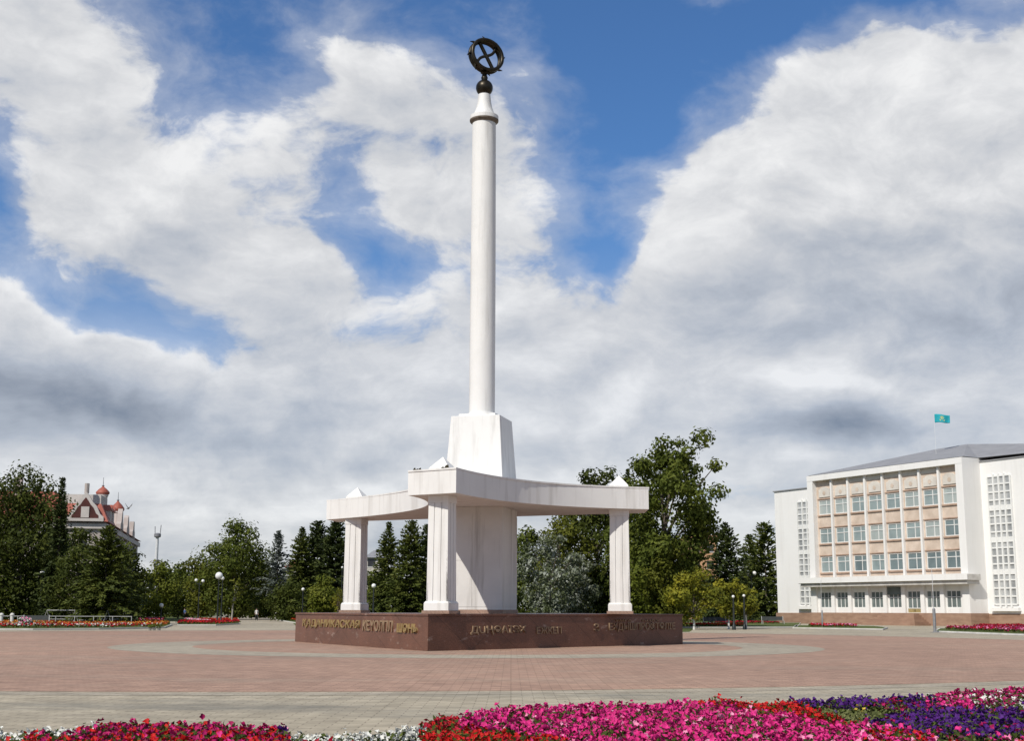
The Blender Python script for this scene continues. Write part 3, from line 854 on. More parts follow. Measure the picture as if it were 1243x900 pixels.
def onflag(u, v, off): y_, zz = wav(u, v); return (u * fw + .04, y_ + off, -.1 - v * fh * (1 - .12 * u) + zz * .8)
for off in (-.02, .02):
    c0 = (.5, .40)
    em.poly([onflag(c0[0] + .085 * math.cos(2 * PI * k / 16), c0[1] + .145 * math.sin(2 * PI * k / 16), off) for k in range(16)])
    for k in range(16):
        a = 2 * PI * k / 16
        em.poly([onflag(c0[0] + r * math.cos(t) * .6, c0[1] + r * math.sin(t), off) for r, t in ((.18, a - .1), (.25, a), (.18, a + .1))])
    em.poly([onflag(c0[0] + x, c0[1] + z, off) for x, z in ((-.2, .20), (-.08, .30), (0, .27), (.08, .30), (.2, .20), (.12, .38), (0, .44), (-.12, .38))])
em.build('emblem', M['flag_gold'], fl)
tag(fl, None)

# ================================================================== ornate old building far left
M['old_wall'] = mottled('pale old plaster', (0.36, 0.315, 0.29), (0.48, 0.43, 0.40), 0.4, 0.85)
M['old_trim'] = mottled('old plaster trim', (0.48, 0.44, 0.41), (0.60, 0.56, 0.53), 0.6, 0.85)
M['red_roof'] = mottled('red painted metal roof', (0.27, 0.075, 0.052), (0.38, 0.115, 0.08), 0.6, 0.55, stretch=(1, 3, 1))
M['shaded_red'] = mottled('dark red gable with painted shade', (0.05, 0.018, 0.015), (0.11, 0.032, 0.026), 0.6, 0.6)  # dark red, deepened further in the colour for the gable's shadow
M['dark_win'] = glass('old dark window', (0.03, 0.03, 0.035), (0.07, 0.075, 0.08), 0.4, 0.15)
Yo = 172.0
oc = at(121, 742, Yo)
od = Vector((at(163, 742, 222.0).x - oc.x, 222.0 - Yo)); OL = od.length; od.normalize()
old = empty('old_building', (oc.x, oc.y, 0), math.atan2(od.y, od.x), 'ornate pale building with red roofs, wavy gable and onion turrets behind the trees', 'building')
# local +X runs down the side street (away), local -Y would face right; +Y is to the left along the front
def ho(px, py, Y): return at(px, py, Y).z
EV = ho(118, 634, Yo); RD = ho(110, 600, Yo + 8)
FW = 24.0
ow = MB().box(0, OL, 0, FW, 0, EV)
ow.build('wall', M['old_wall'], old)
part('cornice', M['old_trim'], [(-.35, OL + .35, -.35, .25, EV - .9, EV - .25), (-.35, .25, .252, FW + .3, EV - .9, EV - .25), (-.15, OL + .15, -.15, .1, EV - 4.6, EV - 4.25), (-.15, .1, .11, FW, EV - 4.6, EV - 4.25)], old)
r_ = MB()
a0, a1, a2, a3 = (-.5, -.5, EV), (OL + .4, -.5, EV), (OL + .4, FW + .4, EV), (-.5, FW + .4, EV)
b0, b1 = (6.0, 7.5, RD), (OL - 5, 7.5, RD - 1.2)
b2, b3 = (OL - 5, FW - 6, RD - 1.2), (6.0, FW - 6, RD)
r_.poly([a0, a1, b1, b0]); r_.poly([a1, a2, b2, b1]); r_.poly([a2, a3, b3, b2]); r_.poly([a3, a0, b0, b3]); r_.poly([b0, b1, b2, b3]); r_.poly([a3, a2, a1, a0])
roof_ = r_.build('roof', M['red_roof'], old)
# wavy front gable facing the square
gz = ho(105, 598, Yo)
gx = -.52
gh = gz - EV
prof = [(0.4, EV), (0.4, EV + .16 * gh), (1.2, EV + .26 * gh), (2.0, EV + .52 * gh), (2.9, EV + .66 * gh), (3.6, EV + .84 * gh), (4.4, gz), (5.2, EV + .84 * gh), (5.9, EV + .66 * gh), (6.8, EV + .52 * gh), (7.6, EV + .26 * gh), (8.4, EV + .16 * gh), (8.4, EV)]
prof = [(.15 + (y - .4) * .58, z) for y, z in prof]
gm = MB(); n = len(prof)
gm.poly([(gx, y, z) for y, z in prof]); gm.poly([(gx + .8, y, z) for y, z in reversed(prof)])
for k in range(n): y, z = prof[k]; y2, z2 = prof[(k + 1) % n]; gm.poly([(gx, y, z), (gx + .8, y, z), (gx + .8, y2, z2), (gx, y2, z2)])
gab = gm.build('gable', M['old_trim'], old)
GY = .15 + 4.0 * .58
inn = [(GY + (y - GY) * .72, EV + .35 + (z - EV) * .72) for y, z in prof]
gi = MB(); gi.poly([(gx - .05, y, z) for y, z in inn]); gi.build('gable_panel', M['shaded_red'], gab)
part('gable_window', M['old_trim'], [(gx - .16, gx - .052, GY - .5, GY + .5, EV + .5, EV + 1.9)], gab)
part('balustrade', M['old_trim'], [(gx - .3, gx - .17, .1, 4.9, EV + .02, EV + .4)], old)
MB().prism([(gx + .4 + .3 * math.cos(k), GY + .3 * math.sin(k)) for k in [2 * PI * q / 8 for q in range(8)]], gz - .2, gz + 1.1).build('gable_finial', M['old_wall'], gab)
def turret(x, y, px, ytop, ybot, Y, r):
    zt_, zb_ = ho(px, ytop, Y), ho(px, ybot, Y)
    t = MB().lathe([(r * .82, EV - .5), (r * .82, zb_ - .3), (r * .95, zb_ - .2), (r * .95, zb_)], 16, (x, y)).build('turret', M['old_trim'], old, smooth=30)
    h = zt_ - zb_
    d = MB().lathe([(r * .95, zb_ + .002), (r * 1.15, zb_ + h * .12), (r * 1.12, zb_ + h * .25), (r * .75, zb_ + h * .48), (r * .3, zb_ + h * .68), (r * .1, zb_ + h * .8)], 16, (x, y)).build('dome', M['red_roof'], t, smooth=50)
    MB().lathe([(.14, zb_ + h * .8), (.2, zb_ + h * .86), (.05, zb_ + h * .92), (.03, zt_ + .9)], 8, (x, y)).build('spire', M['pole'], t)
turret(7.4, 1.3, 128, 588, 601, Yo + 7, .8)
turret(21.0, 0.6, 142.5, 605, 621, Yo + 20, .85)
# stone attic block and chimneys
MB().prism([(-.45, -.45), (9.5, -.45), (9.5, 7.0), (-.45, 7.0)], EV + .03, EV + 2.4, top=[(.9, .7), (8.6, .7), (8.6, 5.8), (.9, 5.8)]).build('mansard', M['red_roof'], old)
part('attic_block', M['old_trim'], [(.95, 8.5, .75, 5.7, EV + 2.41, EV + 3.6)], old)
for x in (3.0, 6.2):
    part('dormer', M['old_trim'], [(x, x + 1.5, -.35, .9, EV + .3, EV + 1.7)], old)
    m_ = MB(); m_.poly([(x - .2, -.5, EV + 1.702), (x + 1.7, -.5, EV + 1.702), (x + .75, -.5, EV + 2.5)]); m_.poly([(x - .2, 1.0, EV + 1.702), (x + .75, 1.0, EV + 2.5), (x + 1.7, 1.0, EV + 1.702)])
    m_.poly([(x - .2, -.5, EV + 1.702), (x + .75, -.5, EV + 2.5), (x + .75, 1.0, EV + 2.5), (x - .2, 1.0, EV + 1.702)]); m_.poly([(x + 1.7, -.5, EV + 1.702), (x + 1.7, 1.0, EV + 1.702), (x + .75, 1.0, EV + 2.5), (x + .75, -.5, EV + 2.5)]); m_.poly([(x - .2, -.5, EV + 1.702), (x - .2, 1, EV + 1.702), (x + 1.7, 1, EV + 1.702), (x + 1.7, -.5, EV + 1.702)])
    m_.build('dormer_roof', M['red_roof'], old)
part('chimney', M['old_wall'], [(5, 6, 11.4, 12.4, RD - 1, RD + 1.8)], old)
part('chimney', M['old_wall'], [(9, 10, 17, 18, RD - 1, RD + 1.6)], old)
for k in range(3):                                # shaped gables on the long side
    x = 19 + k * 9.5
    m_ = MB(); pr = [(-2.2, EV - .2), (-2.0, EV + .8), (-1.2, EV + 1.2), (-.7, EV + 2.4), (0, EV + 3.1 - .3 * k), (.7, EV + 2.4), (1.2, EV + 1.2), (2.0, EV + .8), (2.2, EV - .2)]
    m_.poly([(x + a, -.36, z) for a, z in pr]); m_.poly([(x + a, .3, z) for a, z in reversed(pr)])
    for q in range(len(pr)): (a, z), (a2_, z2) = pr[q], pr[(q + 1) % len(pr)]; m_.poly([(x + a, -.36, z), (x + a, .3, z), (x + a2_, .3, z2), (x + a2_, -.36, z2)])
    m_.build('gable', M['old_wall'], old)
for fl_ in range(4):
    for k in range(13):
        x = 2.2 + k * (OL - 3.5) / 13
        z0 = EV - 3.6 - fl_ * 3.6
        f_ = MB()
        f_.box(x - .75, x + .75, -.12, .0, z0 + 1.95, z0 + 2.15); f_.box(x - .75, x + .75, -.12, 0, z0 - .15, z0); f_.box(x - .72, x - .55, -.1, 0, z0, z0 + 1.95); f_.box(x + .55, x + .72, -.1, 0, z0, z0 + 1.95)
        w0 = f_.build('window', M['old_trim'], old)
        MB().box(x - .55, x + .55, -.03, .05, z0, z0 + 1.95).build('pane', M['dark_win'], w0)
for fl_ in range(3):
    for k in range(5):
        y = 2.6 + k * 4.2; z0 = EV - 3.6 - fl_ * 3.6
        f_ = MB(); f_.box(-.12, 0, y - .75, y + .75, z0 + 1.95, z0 + 2.15); f_.box(-.12, 0, y - .75, y + .75, z0 - .15, z0); f_.box(-.1, 0, y - .72, y - .55, z0, z0 + 1.95); f_.box(-.1, 0, y + .55, y + .72, z0, z0 + 1.95)
        w0 = f_.build('window', M['old_trim'], old)
        MB().box(-.03, .05, y - .55, y + .55, z0, z0 + 1.95).build('pane', M['dark_win'], w0)
for k in range(7):
    x = .4 + k * OL / 7
    part('pilaster', M['old_trim'], [(x, x + .5, -.22, -.001, 0, EV - .902)], old)

# ================================================================== far buildings glimpsed between trees
def far_block(name, px0, px1, ytop, Y, depth, wall, roofm, label, storeys, pitched=False):
    p0, p1 = at(px0, 742, Y), at(px1, 742, Y)
    w_ = p1.x - p0.x; zt_ = at((px0 + px1) / 2, ytop, Y).z
    r = empty(name, ((p0.x + p1.x) / 2, Y, 0), 0.12 if pitched else 0, label, 'building')
    MB().box(-w_ / 2, w_ / 2, 0, depth, 0, zt_ - (1.6 if pitched else .6)).build('wall', wall, r)
    m = MB()
    if pitched:
        z0, h = zt_ - 1.6, 1.6
        for s_ in (-1, 1): pass
        q = [(-w_ / 2 - .5, -.5, z0), (w_ / 2 + .5, -.5, z0), (w_ / 2 + .5, depth + .5, z0), (-w_ / 2 - .5, depth + .5, z0)]
        r0, r1 = (-w_ / 2 + 1.5, depth / 2, z0 + h), (w_ / 2 - 1.5, depth / 2, z0 + h)
        m.poly([q[0], q[1], r1, r0]); m.poly([q[1], q[2], r1]); m.poly([q[2], q[3], r0, r1]); m.poly([q[3], q[0], r0]); m.poly(list(reversed(q)))
    else:
        m.box(-w_ / 2 - .3, w_ / 2 + .3, -.3, depth + .3, zt_ - .598, zt_)
    m.build('roof', roofm, r)
    n = max(2, int(w_ / 3.5))
    for s_ in range(storeys):
        for k in range(n):
            x = -w_ / 2 + (k + .5) * w_ / n; z = zt_ - 3.3 - s_ * 3.2
            if z < .8: continue
            f_ = MB().box(x - .8, x + .8, -.06, 0, z - .1, z).build('window', M['frame'], r)
            MB().box(x - .7, x + .7, -.04, .02, z + .002, z + 1.5).build('pane', M['dark_win'], f_)
    return r
M['orange_wall'] = plain('orange plaster', (0.52, 0.30, 0.17), 0.85)
M['orange_roof'] = plain('orange brown roof', (0.42, 0.23, 0.13), 0.8)
M['cream_wall'] = plain('cream plaster', (0.55, 0.52, 0.47), 0.85)
M['brick_red'] = plain('red brown roof', (0.34, 0.11, 0.06), 0.8)
far_block('apartment_house', 838, 872, 650, 262, 14, M['orange_wall'], M['orange_roof'], 'orange apartment house showing above the yellowing trees left of the white public building', 6)
far_block('town_house', 443, 470, 667, 250, 12, M['cream_wall'], M['roof_grey'], 'cream house with grey pitched roof glimpsed under the canopy between pillars', 4, True)
far_block('town_house', 346, 366, 680, 290, 12, M['cream_wall'], M['brick_red'], 'house with red brown roof glimpsed between conifers left of the monument', 3, True)
# slim communications chimney far off on the left
tw = at(186.5, 742, 420)
t_ = empty('mast', (tw.x, tw.y, 0), 0, 'slim pale communications mast far behind the trees on the left', 'mast')
zt_ = at(186.5, 644, 420).z
M['mast_white'] = plain('pale mast paint', (0.6, 0.6, 0.62), 0.6)
M['mast_dark'] = plain('dark mast steel', (0.2, 0.2, 0.22), 0.6)
MB().tube([(0, 0, 0), (0, 0, zt_ - 2)], [.75, .45], 10).build('shaft', M['mast_white'], t_)
for dz_ in (1.2, 9.5, 16): MB().lathe([(.5, zt_ - dz_ - 1.2), (1.1, zt_ - dz_ - .9), (1.1, zt_ - dz_), (.4, zt_ - dz_ + .3)], 12).build('platform', M['mast_dark'], t_)
m_ = MB(); m_.tube([(-.8, 0, zt_ - 1.2), (-.9, 0, zt_ + 1.2)], .12, 6); m_.build('antenna', M['mast_dark'], t_)
m_ = MB(); m_.tube([(.8, 0, zt_ - 1.2), (1.0, 0, zt_ + 1.6)], .12, 6); m_.build('antenna', M['mast_dark'], t_)

# ================================================================== trees
def leaf_mat(name, c1, c2, c3, trans=0.25, scale=0.5):
    m, nt, b = new_mat(name)
    f = _noise(nt, scale, 4, 0.7)
    f2 = _noise(nt, 7.0, 2, 0.6)
    c = _ramp(nt, f, [(0.36, c1), (0.5, c2), (0.64, c3)])
    c = _mix(nt, 1.0, c, _ramp(nt, f2, [(0.3, (0.72,) * 3), (0.7, (1.3,) * 3)]), 'MULTIPLY')
    nt.links.new(c, b.inputs['Base Color'])
    b.inputs['Roughness'].default_value = 0.6; b.inputs['Specular IOR Level'].default_value = 0.12
    tr = nt.nodes.new('ShaderNodeBsdfTranslucent'); nt.links.new(c, tr.inputs['Color'])
    mx = nt.nodes.new('ShaderNodeMixShader'); mx.inputs[0].default_value = trans
    out = nt.nodes['Material Output']
    nt.links.new(b.outputs[0], mx.inputs[1]); nt.links.new(tr.outputs[0], mx.inputs[2]); nt.links.new(mx.outputs[0], out.inputs['Surface'])
    return m
M['leaf_dark'] = leaf_mat('dark green foliage', (0.030, 0.041, 0.008), (0.053, 0.068, 0.012), (0.092, 0.106, 0.019))
M['leaf_mid'] = leaf_mat('green foliage', (0.046, 0.063, 0.010), (0.083, 0.106, 0.016), (0.13, 0.15, 0.026))
M['leaf_olive'] = leaf_mat('olive green foliage', (0.060, 0.070, 0.009), (0.105, 0.116, 0.015), (0.155, 0.158, 0.025))
M['leaf_light'] = leaf_mat('light green foliage', (0.070, 0.088, 0.010), (0.115, 0.136, 0.017), (0.165, 0.175, 0.028))
M['leaf_yellow'] = leaf_mat('yellowing foliage', (0.085, 0.10, 0.014), (0.19, 0.19, 0.02), (0.36, 0.32, 0.035))
M['leaf_silver'] = leaf_mat('silver grey foliage', (0.055, 0.070, 0.022), (0.12, 0.14, 0.08), (0.40, 0.42, 0.38), 0.15, 1.3)
M['needle_dark'] = leaf_mat('dark spruce needles', (0.025, 0.037, 0.012), (0.044, 0.060, 0.018), (0.074, 0.092, 0.025), 0.1)
M['needle_mid'] = leaf_mat('spruce needles', (0.040, 0.055, 0.012), (0.070, 0.088, 0.017), (0.115, 0.126, 0.026), 0.12)
M['needle_blue'] = leaf_mat('blue grey needles', (0.05, 0.065, 0.055), (0.10, 0.118, 0.10), (0.19, 0.205, 0.18), 0.1)
def bark(name, c1, c2, wash=None, wash_h=1.25):
    m, nt, b = new_mat(name)
    f = _noise(nt, 3.0, 6, 0.7, stretch=(3, 3, .7))
    c = _ramp(nt, f, [(0.35, c1), (0.65, c2)])
    if wash:
        t = nt.nodes.new('ShaderNodeTexCoord'); sp = nt.nodes.new('ShaderNodeSeparateXYZ'); nt.links.new(t.outputs['Object'], sp.inputs[0])
        lt = nt.nodes.new('ShaderNodeMath'); lt.operation = 'LESS_THAN'; nt.links.new(sp.outputs[2], lt.inputs[0]); lt.inputs[1].default_value = wash_h
        c = _mix(nt, lt.outputs[0], c, wash)
    nt.links.new(c, b.inputs['Base Color']); b.inputs['Roughness'].default_value = 0.9
    return m
M['bark'] = bark('grey brown bark', (0.06, 0.048, 0.035), (0.14, 0.115, 0.09))
M['bark_wash'] = bark('bark whitewashed at the foot', (0.07, 0.055, 0.04), (0.15, 0.125, 0.10), (0.62, 0.61, 0.58))
M['bark_birch'] = bark('pale birch bark', (0.20, 0.18, 0.15), (0.52, 0.49, 0.44))

def cards(cen, nrm, L, Wd, rs, fold=0.0):
    """rhombic leaf cards: centres, normals, length and width -> verts, faces"""
    n = len(cen)
    nrm = nrm / np.linalg.norm(nrm, axis=1, keepdims=True)
    r = rs.normal(size=(n, 3)); u = np.cross(nrm, r); u /= np.linalg.norm(u, axis=1, keepdims=True) + 1e-9
    w = np.cross(nrm, u)
    L = np.broadcast_to(L, (n,))[:, None]; Wd = np.broadcast_to(Wd, (n,))[:, None]
    v = np.stack([cen - u * L / 2, cen + w * Wd / 2 - u * L * .05, cen + u * L / 2, cen - w * Wd / 2 - u * L * .05], 1)
    return v.reshape(-1, 3)
def broadleaf(name, px, Y, ytop, wpx, mat, label, seed, n=6000, leaf=.34, trunk_h=.16, lean=(0, 0), clumps=26, cs=.20, group=None, barkm='bark', shape='round', base_frac=0.1, sparse=0.0, ybase=None, trunk_z=0.0, fill=.22):
    rs = np.random.default_rng(seed)
    b = at(px, 745, Y); H = at(px, ytop, Y).z; Wd = wpx / F * Y * 1.22
    root = empty(name, (b.x, b.y, trunk_z), 0, label, 'tree', group)
    zlo = H * base_frac
    ch = (H - zlo)
    # clump centres through the crown's volume
    cs_ = []
    tries = 0
    while len(cs_) < clumps and tries < 5000:
        tries += 1
        t = rs.random()
        if shape == 'round': rad = math.sqrt(max(0.0, 1 - (2 * t - 0.9) ** 2 * .95)) * (1 - .18 * t)
        elif shape == 'cone': rad = (1 - t) ** .75 * 1.05
        elif shape == 'oval': rad = math.sin(PI * min(1, t * .9 + .08)) ** .7
        else: rad = (.30 + 1.84 * t) if t < .38 else 1.0 * math.sqrt(max(.12, 1 - ((t - .38) / .72) ** 2))
        a = rs.random() * 2 * PI; rr = rad * rs.random() ** .45
        p = np.array([math.cos(a) * rr * Wd / 2 * (1 - cs * .55), math.sin(a) * rr * Wd / 2 * (1 - cs * .55), zlo + ch * (.05 + .90 * t)])
        p[0] += lean[0] * t * Wd; p[1] += lean[1] * t * Wd
        if all(np.linalg.norm((p - q[0]) * np.array([1, 1, 1])) > Wd * cs * .38 for q in cs_):
            cs_.append((p, Wd * cs * (0.65 + .6 * rs.random()) * (1.0 - .35 * t)))
    top = max(cs_, key=lambda q: q[0][2] + q[1])
    sh = H - (top[0][2] + top[1] * .85)
    wts = np.array([q[1] ** 2 for q in cs_]); cnt = np.maximum(30, (n * wts / wts.sum()).astype(int))
    P, N = [], []
    n_core = 0
    for (p, r), k in zip(cs_, cnt):
        d = rs.normal(size=(k, 3)); d /= np.linalg.norm(d, axis=1, keepdims=True)
        rad = r * (0.45 + 0.62 * rs.random((k, 1)) ** .5)
        lump = 1 + .35 * np.sin(d[:, :1] * 5 + seed + p[0]) * np.sin(d[:, 1:2] * 5 + p[2]) 
        q = p + d * rad * lump * np.array([1.05, 1.05, .82])
        q[:, 2] += sh * (p[2] / H)
        P.append(q); N.append(d * 1.0 + np.array([0, 0, .25]) + rs.normal(size=(k, 3)) * .45)
    nf_ = int(n * fill)
    if nf_:
        t = rs.random(nf_); a = rs.random(nf_) * 2 * PI
        rad = np.sqrt(np.maximum(0, 1 - (2 * t - .9) ** 2)) * rs.random(nf_) ** .5 * Wd * .36
        P.append(np.stack([np.cos(a) * rad + lean[0] * t * Wd, np.sin(a) * rad + lean[1] * t * Wd, zlo + ch * (.03 + .8 * t)], 1)); N.append(rs.normal(size=(nf_, 3)) + np.array([0, 0, .4]))
    P = np.concatenate(P); N = np.concatenate(N)
    k = P[:, 2] > .25
    P, N = P[k], N[k]
    L = leaf * (0.65 + .7 * rs.random(len(P)))
    v = cards(P, N, L, L * .62, rs)
    np_mesh('crown', v, np.arange(len(v)), 4, M[mat], root)
    tb = MB(); r0 = max(.09, H * .017)
    zf = zlo + ch * .55
    lx_, ly_ = lean[0] * Wd * .5, lean[1] * Wd * .5
    tb.tube([(0, 0, -.05), (0.03, 0, zlo * .6), (lx_ * .25, ly_ * .25, zlo + ch * .2), (lx_ * .8, ly_ * .8, zf)], [r0 * 1.25, r0, r0 * .8, r0 * .35], 8)
    for (p, r) in cs_[:14]:
        z0 = min(zlo + ch * .45, max(zlo * .8, p[2] * .55)); f = (z0 - zlo * .6) / max(.1, zf - zlo * .6)
        s0 = Vector((lx_ * f * .6, ly_ * f * .6, z0)); e0 = Vector((p[0], p[1], p[2] + sh * p[2] / H))
        m0 = s0.lerp(e0, .5) + Vector((0, 0, .06 * H * rs.random()))
        tb.tube([s0, m0, e0], [r0 * .45, r0 * .3, r0 * .1], 6)
    tb.build('trunk', M[barkm], root, smooth=60)
    return root
def spruce(name, px, Y, ytop, wpx, mat, label, seed, group=None, zlo=.5, dens=1.0, droop=.30, barkm='bark', power=.85, card=.5, ragged=.25):
    rs = np.random.default_rng(seed)
    b = at(px, 745, Y); H = at(px, ytop, Y).z; Rm = wpx / F * Y / 2
    root = empty(name, (b.x, b.y, 0), 0, label, 'tree', group)
    P, U, Nn, Ls = [], [], [], []
    z = zlo
    step = .16 * (H / 14) ** .5
    while z < H - .05:
        t = (z - zlo) / (H - zlo)
        r = Rm * (1 - t) ** power * (1 + .10 * math.sin(z * 1.7 + seed)) + .05
        nbz = max(3, int((3.6 + 2.2 * (1 - t)) * (1.0 if dens > .9 else .75)))
        a0 = rs.random() * 6.28
        for k in range(nbz):
            a = a0 + 2 * PI * k / nbz + rs.normal() * .35
            rr = r * (1 - ragged + 1.5 * ragged * rs.random()) * (1 + .16 * math.sin(seed + a * 3 + z * .9))
            d = np.array([math.cos(a), math.sin(a), 0])
            cd = card * (.55 + .45 * min(1, rr / 1.2))
            m = max(2, int(rr / (cd * .5) * dens))
            s = (np.arange(m) + rs.random(m)) / m
            s = s[s > .1] if m > 3 else s
            zj = z + rs.normal() * .18 * (1 - t)
            rise = rr * (.22 * s - droop * s * s * (1.1 - t) + (.5 * t ** 3) * s)
            c = d * (s * rr)[:, None]; c[:, 2] += zj + rise
            for side in (-1, 0, 1):
                lat = np.array([-d[1], d[0], 0]) * side
                u = d * .75 + lat * .75; u = u + np.array([0, 0, -.3 + (.25 if side == 0 else 0) + .9 * t ** 2])
                u = np.repeat(u[None], len(s), 0) + rs.normal(size=(len(s), 3)) * .25
                ln = cd * (0.7 + .6 * rs.random(len(s))) * (1.15 - .45 * s)
                P.append(c + u * ln[:, None] * .35 + rs.normal(size=c.shape) * .09 * (1 - .7 * t)); U.append(u); Ls.append(ln)
                Nn.append(np.repeat(np.array([[0, 0, .8]]), len(s), 0) + d * .55 + rs.normal(size=(len(s), 3)) * .6)
        z += step * (.7 + .6 * rs.random()) * (1.15 - .35 * t)
    P, U, Nn, Ls = np.concatenate(P), np.concatenate(U), np.concatenate(Nn), np.concatenate(Ls)
    # leader
    U /= np.linalg.norm(U, axis=1, keepdims=True); w = np.cross(Nn, U); w /= np.linalg.norm(w, axis=1, keepdims=True) + 1e-9
    L = Ls[:, None]; wd = L * .36
    v = np.stack([P - U * L * .5 + w * wd * .3, P - U * L * .5 - w * wd * .3, P + U * L * .1 - w * wd * .55 , P + U * L * .55 + w * wd * .1, P + U * L * .1 + w * wd * .55], 1)
    v = v[:, [0, 1, 2, 3, 4]].reshape(-1, 3)
    np_mesh('crown', v, np.arange(len(v)), 5, M[mat], root)
    MB().tube([(0, 0, -.05), (0, 0, H * .5), (0, 0, H + .15)], [max(.1, H * .014), H * .008, .015], 8).build('trunk', M[barkm], root, smooth=60)
    return root

# left edge group
broadleaf('broadleaf_tree', 20, 150, 562, 128, 'leaf_dark', 'tall dark broadleaf tree at the left edge of the photo', 3, n=21000, leaf=.38, clumps=56, cs=.17, base_frac=.03, fill=.3)
spruce('spruce_tree', 66, 143, 581, 48, 'needle_dark', 'slim dark spruce with pointed tip rising before the red roofs', 5, card=.55)
broadleaf('broadleaf_tree', 92, 137, 640, 66, 'leaf_dark', 'low dark broadleaf tree beneath the wavy gable of the ornate building', 8, n=7000, leaf=.32, clumps=30, cs=.2, base_frac=.03)
spruce('spruce_tree', 126, 131, 640, 120, 'needle_mid', 'broad olive green spruce in front of the ornate building', 9, card=.5, ragged=.35, power=.75)
broadleaf('broadleaf_tree', 152, 146, 662, 50, 'leaf_dark', 'dark bushy tree at the right end of the ornate building', 10, n=5000, leaf=.34, clumps=22, cs=.24, base_frac=.02)
broadleaf('broadleaf_tree', 48, 158, 640, 70, 'leaf_dark', 'dark shaded tree behind the slim spruce at far left', 12, n=6000, leaf=.4, clumps=26, cs=.22, base_frac=.02)
broadleaf('broadleaf_tree', -62, 152, 585, 90, 'leaf_mid', 'green broadleaf tree beyond the left edge, beside the red roofed building', 49, n=8000, leaf=.4, clumps=30, cs=.2, base_frac=.04)
# middle left
broadleaf('broadleaf_tree', 190, 232, 679, 44, 'leaf_light', 'light green tree below the far mast', 13, n=3500, leaf=.5, clumps=20, cs=.26, base_frac=.04)
broadleaf('broadleaf_tree', 216, 240, 682, 42, 'leaf_mid', 'rounded green tree between the far mast and the tallest park tree', 14, n=3500, leaf=.5, clumps=20, cs=.26, base_frac=.04)
broadleaf('broadleaf_tree', 243, 215, 674, 46, 'leaf_olive', 'olive green tree at the left foot of the tallest park tree', 15, n=4500, leaf=.45, clumps=22, cs=.24, base_frac=.03)
broadleaf('broadleaf_tree', 283, 212, 627, 80, 'leaf_mid', 'tallest broadleaf park tree, left of the monument, with a lumpy crown', 16, n=12000, leaf=.44, clumps=40, cs=.19, base_frac=.03, shape='oval')
broadleaf('broadleaf_tree', 312, 228, 676, 42, 'leaf_dark', 'dark shaded tree at the right foot of the tallest park tree', 17, n=4000, leaf=.5, clumps=18, cs=.26, base_frac=.02)
spruce('larch_tree', 335, 208, 645, 54, 'needle_blue', 'thin grey green larch with bare lower trunk, beside the tallest park tree', 18, zlo=4.0, dens=.55, card=.62, ragged=.5, droop=.15, barkm='bark_wash')
broadleaf('broadleaf_tree', 331, 224, 700, 40, 'leaf_mid', 'low green tree behind the thin larch', 19, n=3000, leaf=.5, clumps=16, cs=.28, base_frac=.03)
spruce('spruce_tree', 364, 196, 641, 64, 'needle_mid', 'leftmost of the dark conifers left of the front-left pillar', 20, card=.62)
spruce('spruce_tree', 383, 202, 634, 80, 'needle_dark', 'wide dark spruce in the middle of the conifers left of the monument', 21, card=.66, power=.62)
spruce('spruce_tree', 405, 196, 633, 78, 'needle_dark', 'dark spruce just left of the monument\'s left pillar, partly behind it', 22, card=.66, power=.62)
broadleaf('broadleaf_tree', 392, 168, 697, 42, 'leaf_light', 'low light green tree in front of the dark conifers', 23, n=4000, leaf=.36, clumps=20, cs=.27, base_frac=.03, barkm='bark_wash')
broadleaf('broadleaf_tree', 352, 186, 704, 46, 'leaf_dark', 'low dark green bushy tree at the left of the dark conifers', 24, n=3500, leaf=.4, clumps=18, cs=.27, base_frac=.02)
# under the canopy
spruce('spruce_tree', 470, 158, 635, 72, 'needle_mid', 'pointed green spruce seen under the canopy beside the left pillar', 25, card=.5, ragged=.3, barkm='bark_wash')
spruce('spruce_tree', 498, 152, 634, 76, 'needle_mid', 'tallest green spruce seen under the canopy', 26, card=.5, power=.6, barkm='bark_wash')
spruce('spruce_tree', 518, 158, 638, 58, 'needle_dark', 'dark spruce half hidden by the front pillar', 27, card=.52, power=.6)
broadleaf('broadleaf_tree', 452, 184, 692, 40, 'leaf_mid', 'low green tree behind the lamp between left and front pillar', 28, n=3000, leaf=.42, clumps=16, cs=.28, base_frac=.03)
# right of the pylon
broadleaf('silver_willow', 668, 128, 648, 74, 'leaf_silver', 'silver grey leaved tree right of the pylon', 29, n=6500, leaf=.3, clumps=46, cs=.13, base_frac=.03, fill=.12, shape='open')
broadleaf('silver_willow', 702, 134, 672, 50, 'leaf_silver', 'smaller silver grey tree behind the larger silver one', 30, n=3500, leaf=.34, clumps=24, cs=.18, base_frac=.03)
broadleaf('broadleaf_tree', 640, 150, 640, 52, 'leaf_mid', 'green tree directly behind the pylon\'s right side', 31, n=5000, leaf=.36, clumps=24, cs=.22, base_frac=.03)
broadleaf('broadleaf_tree', 680, 148, 622, 74, 'leaf_olive', 'olive green tree behind the silver trees under the canopy', 32, n=7000, leaf=.36, clumps=28, cs=.2, base_frac=.03)
broadleaf('broadleaf_tree', 725, 152, 567, 84, 'leaf_dark', 'tall dark tree rising above the canopy behind the right pillar', 33, n=13000, leaf=.38, clumps=46, cs=.17, base_frac=.04, shape='open')
spruce('spruce_tree', 764, 160, 572, 44, 'needle_dark', 'narrow dark spruce tip behind the pyramid cap of the right pillar', 34, card=.55)
broadleaf('broadleaf_tree', 800, 128, 524, 124, 'leaf_mid', 'tallest tree of all, right of the monument, leaning right with open branches', 35, n=22000, leaf=.38, clumps=84, cs=.12, base_frac=.14, lean=(.2, 0), shape='open', fill=.14)
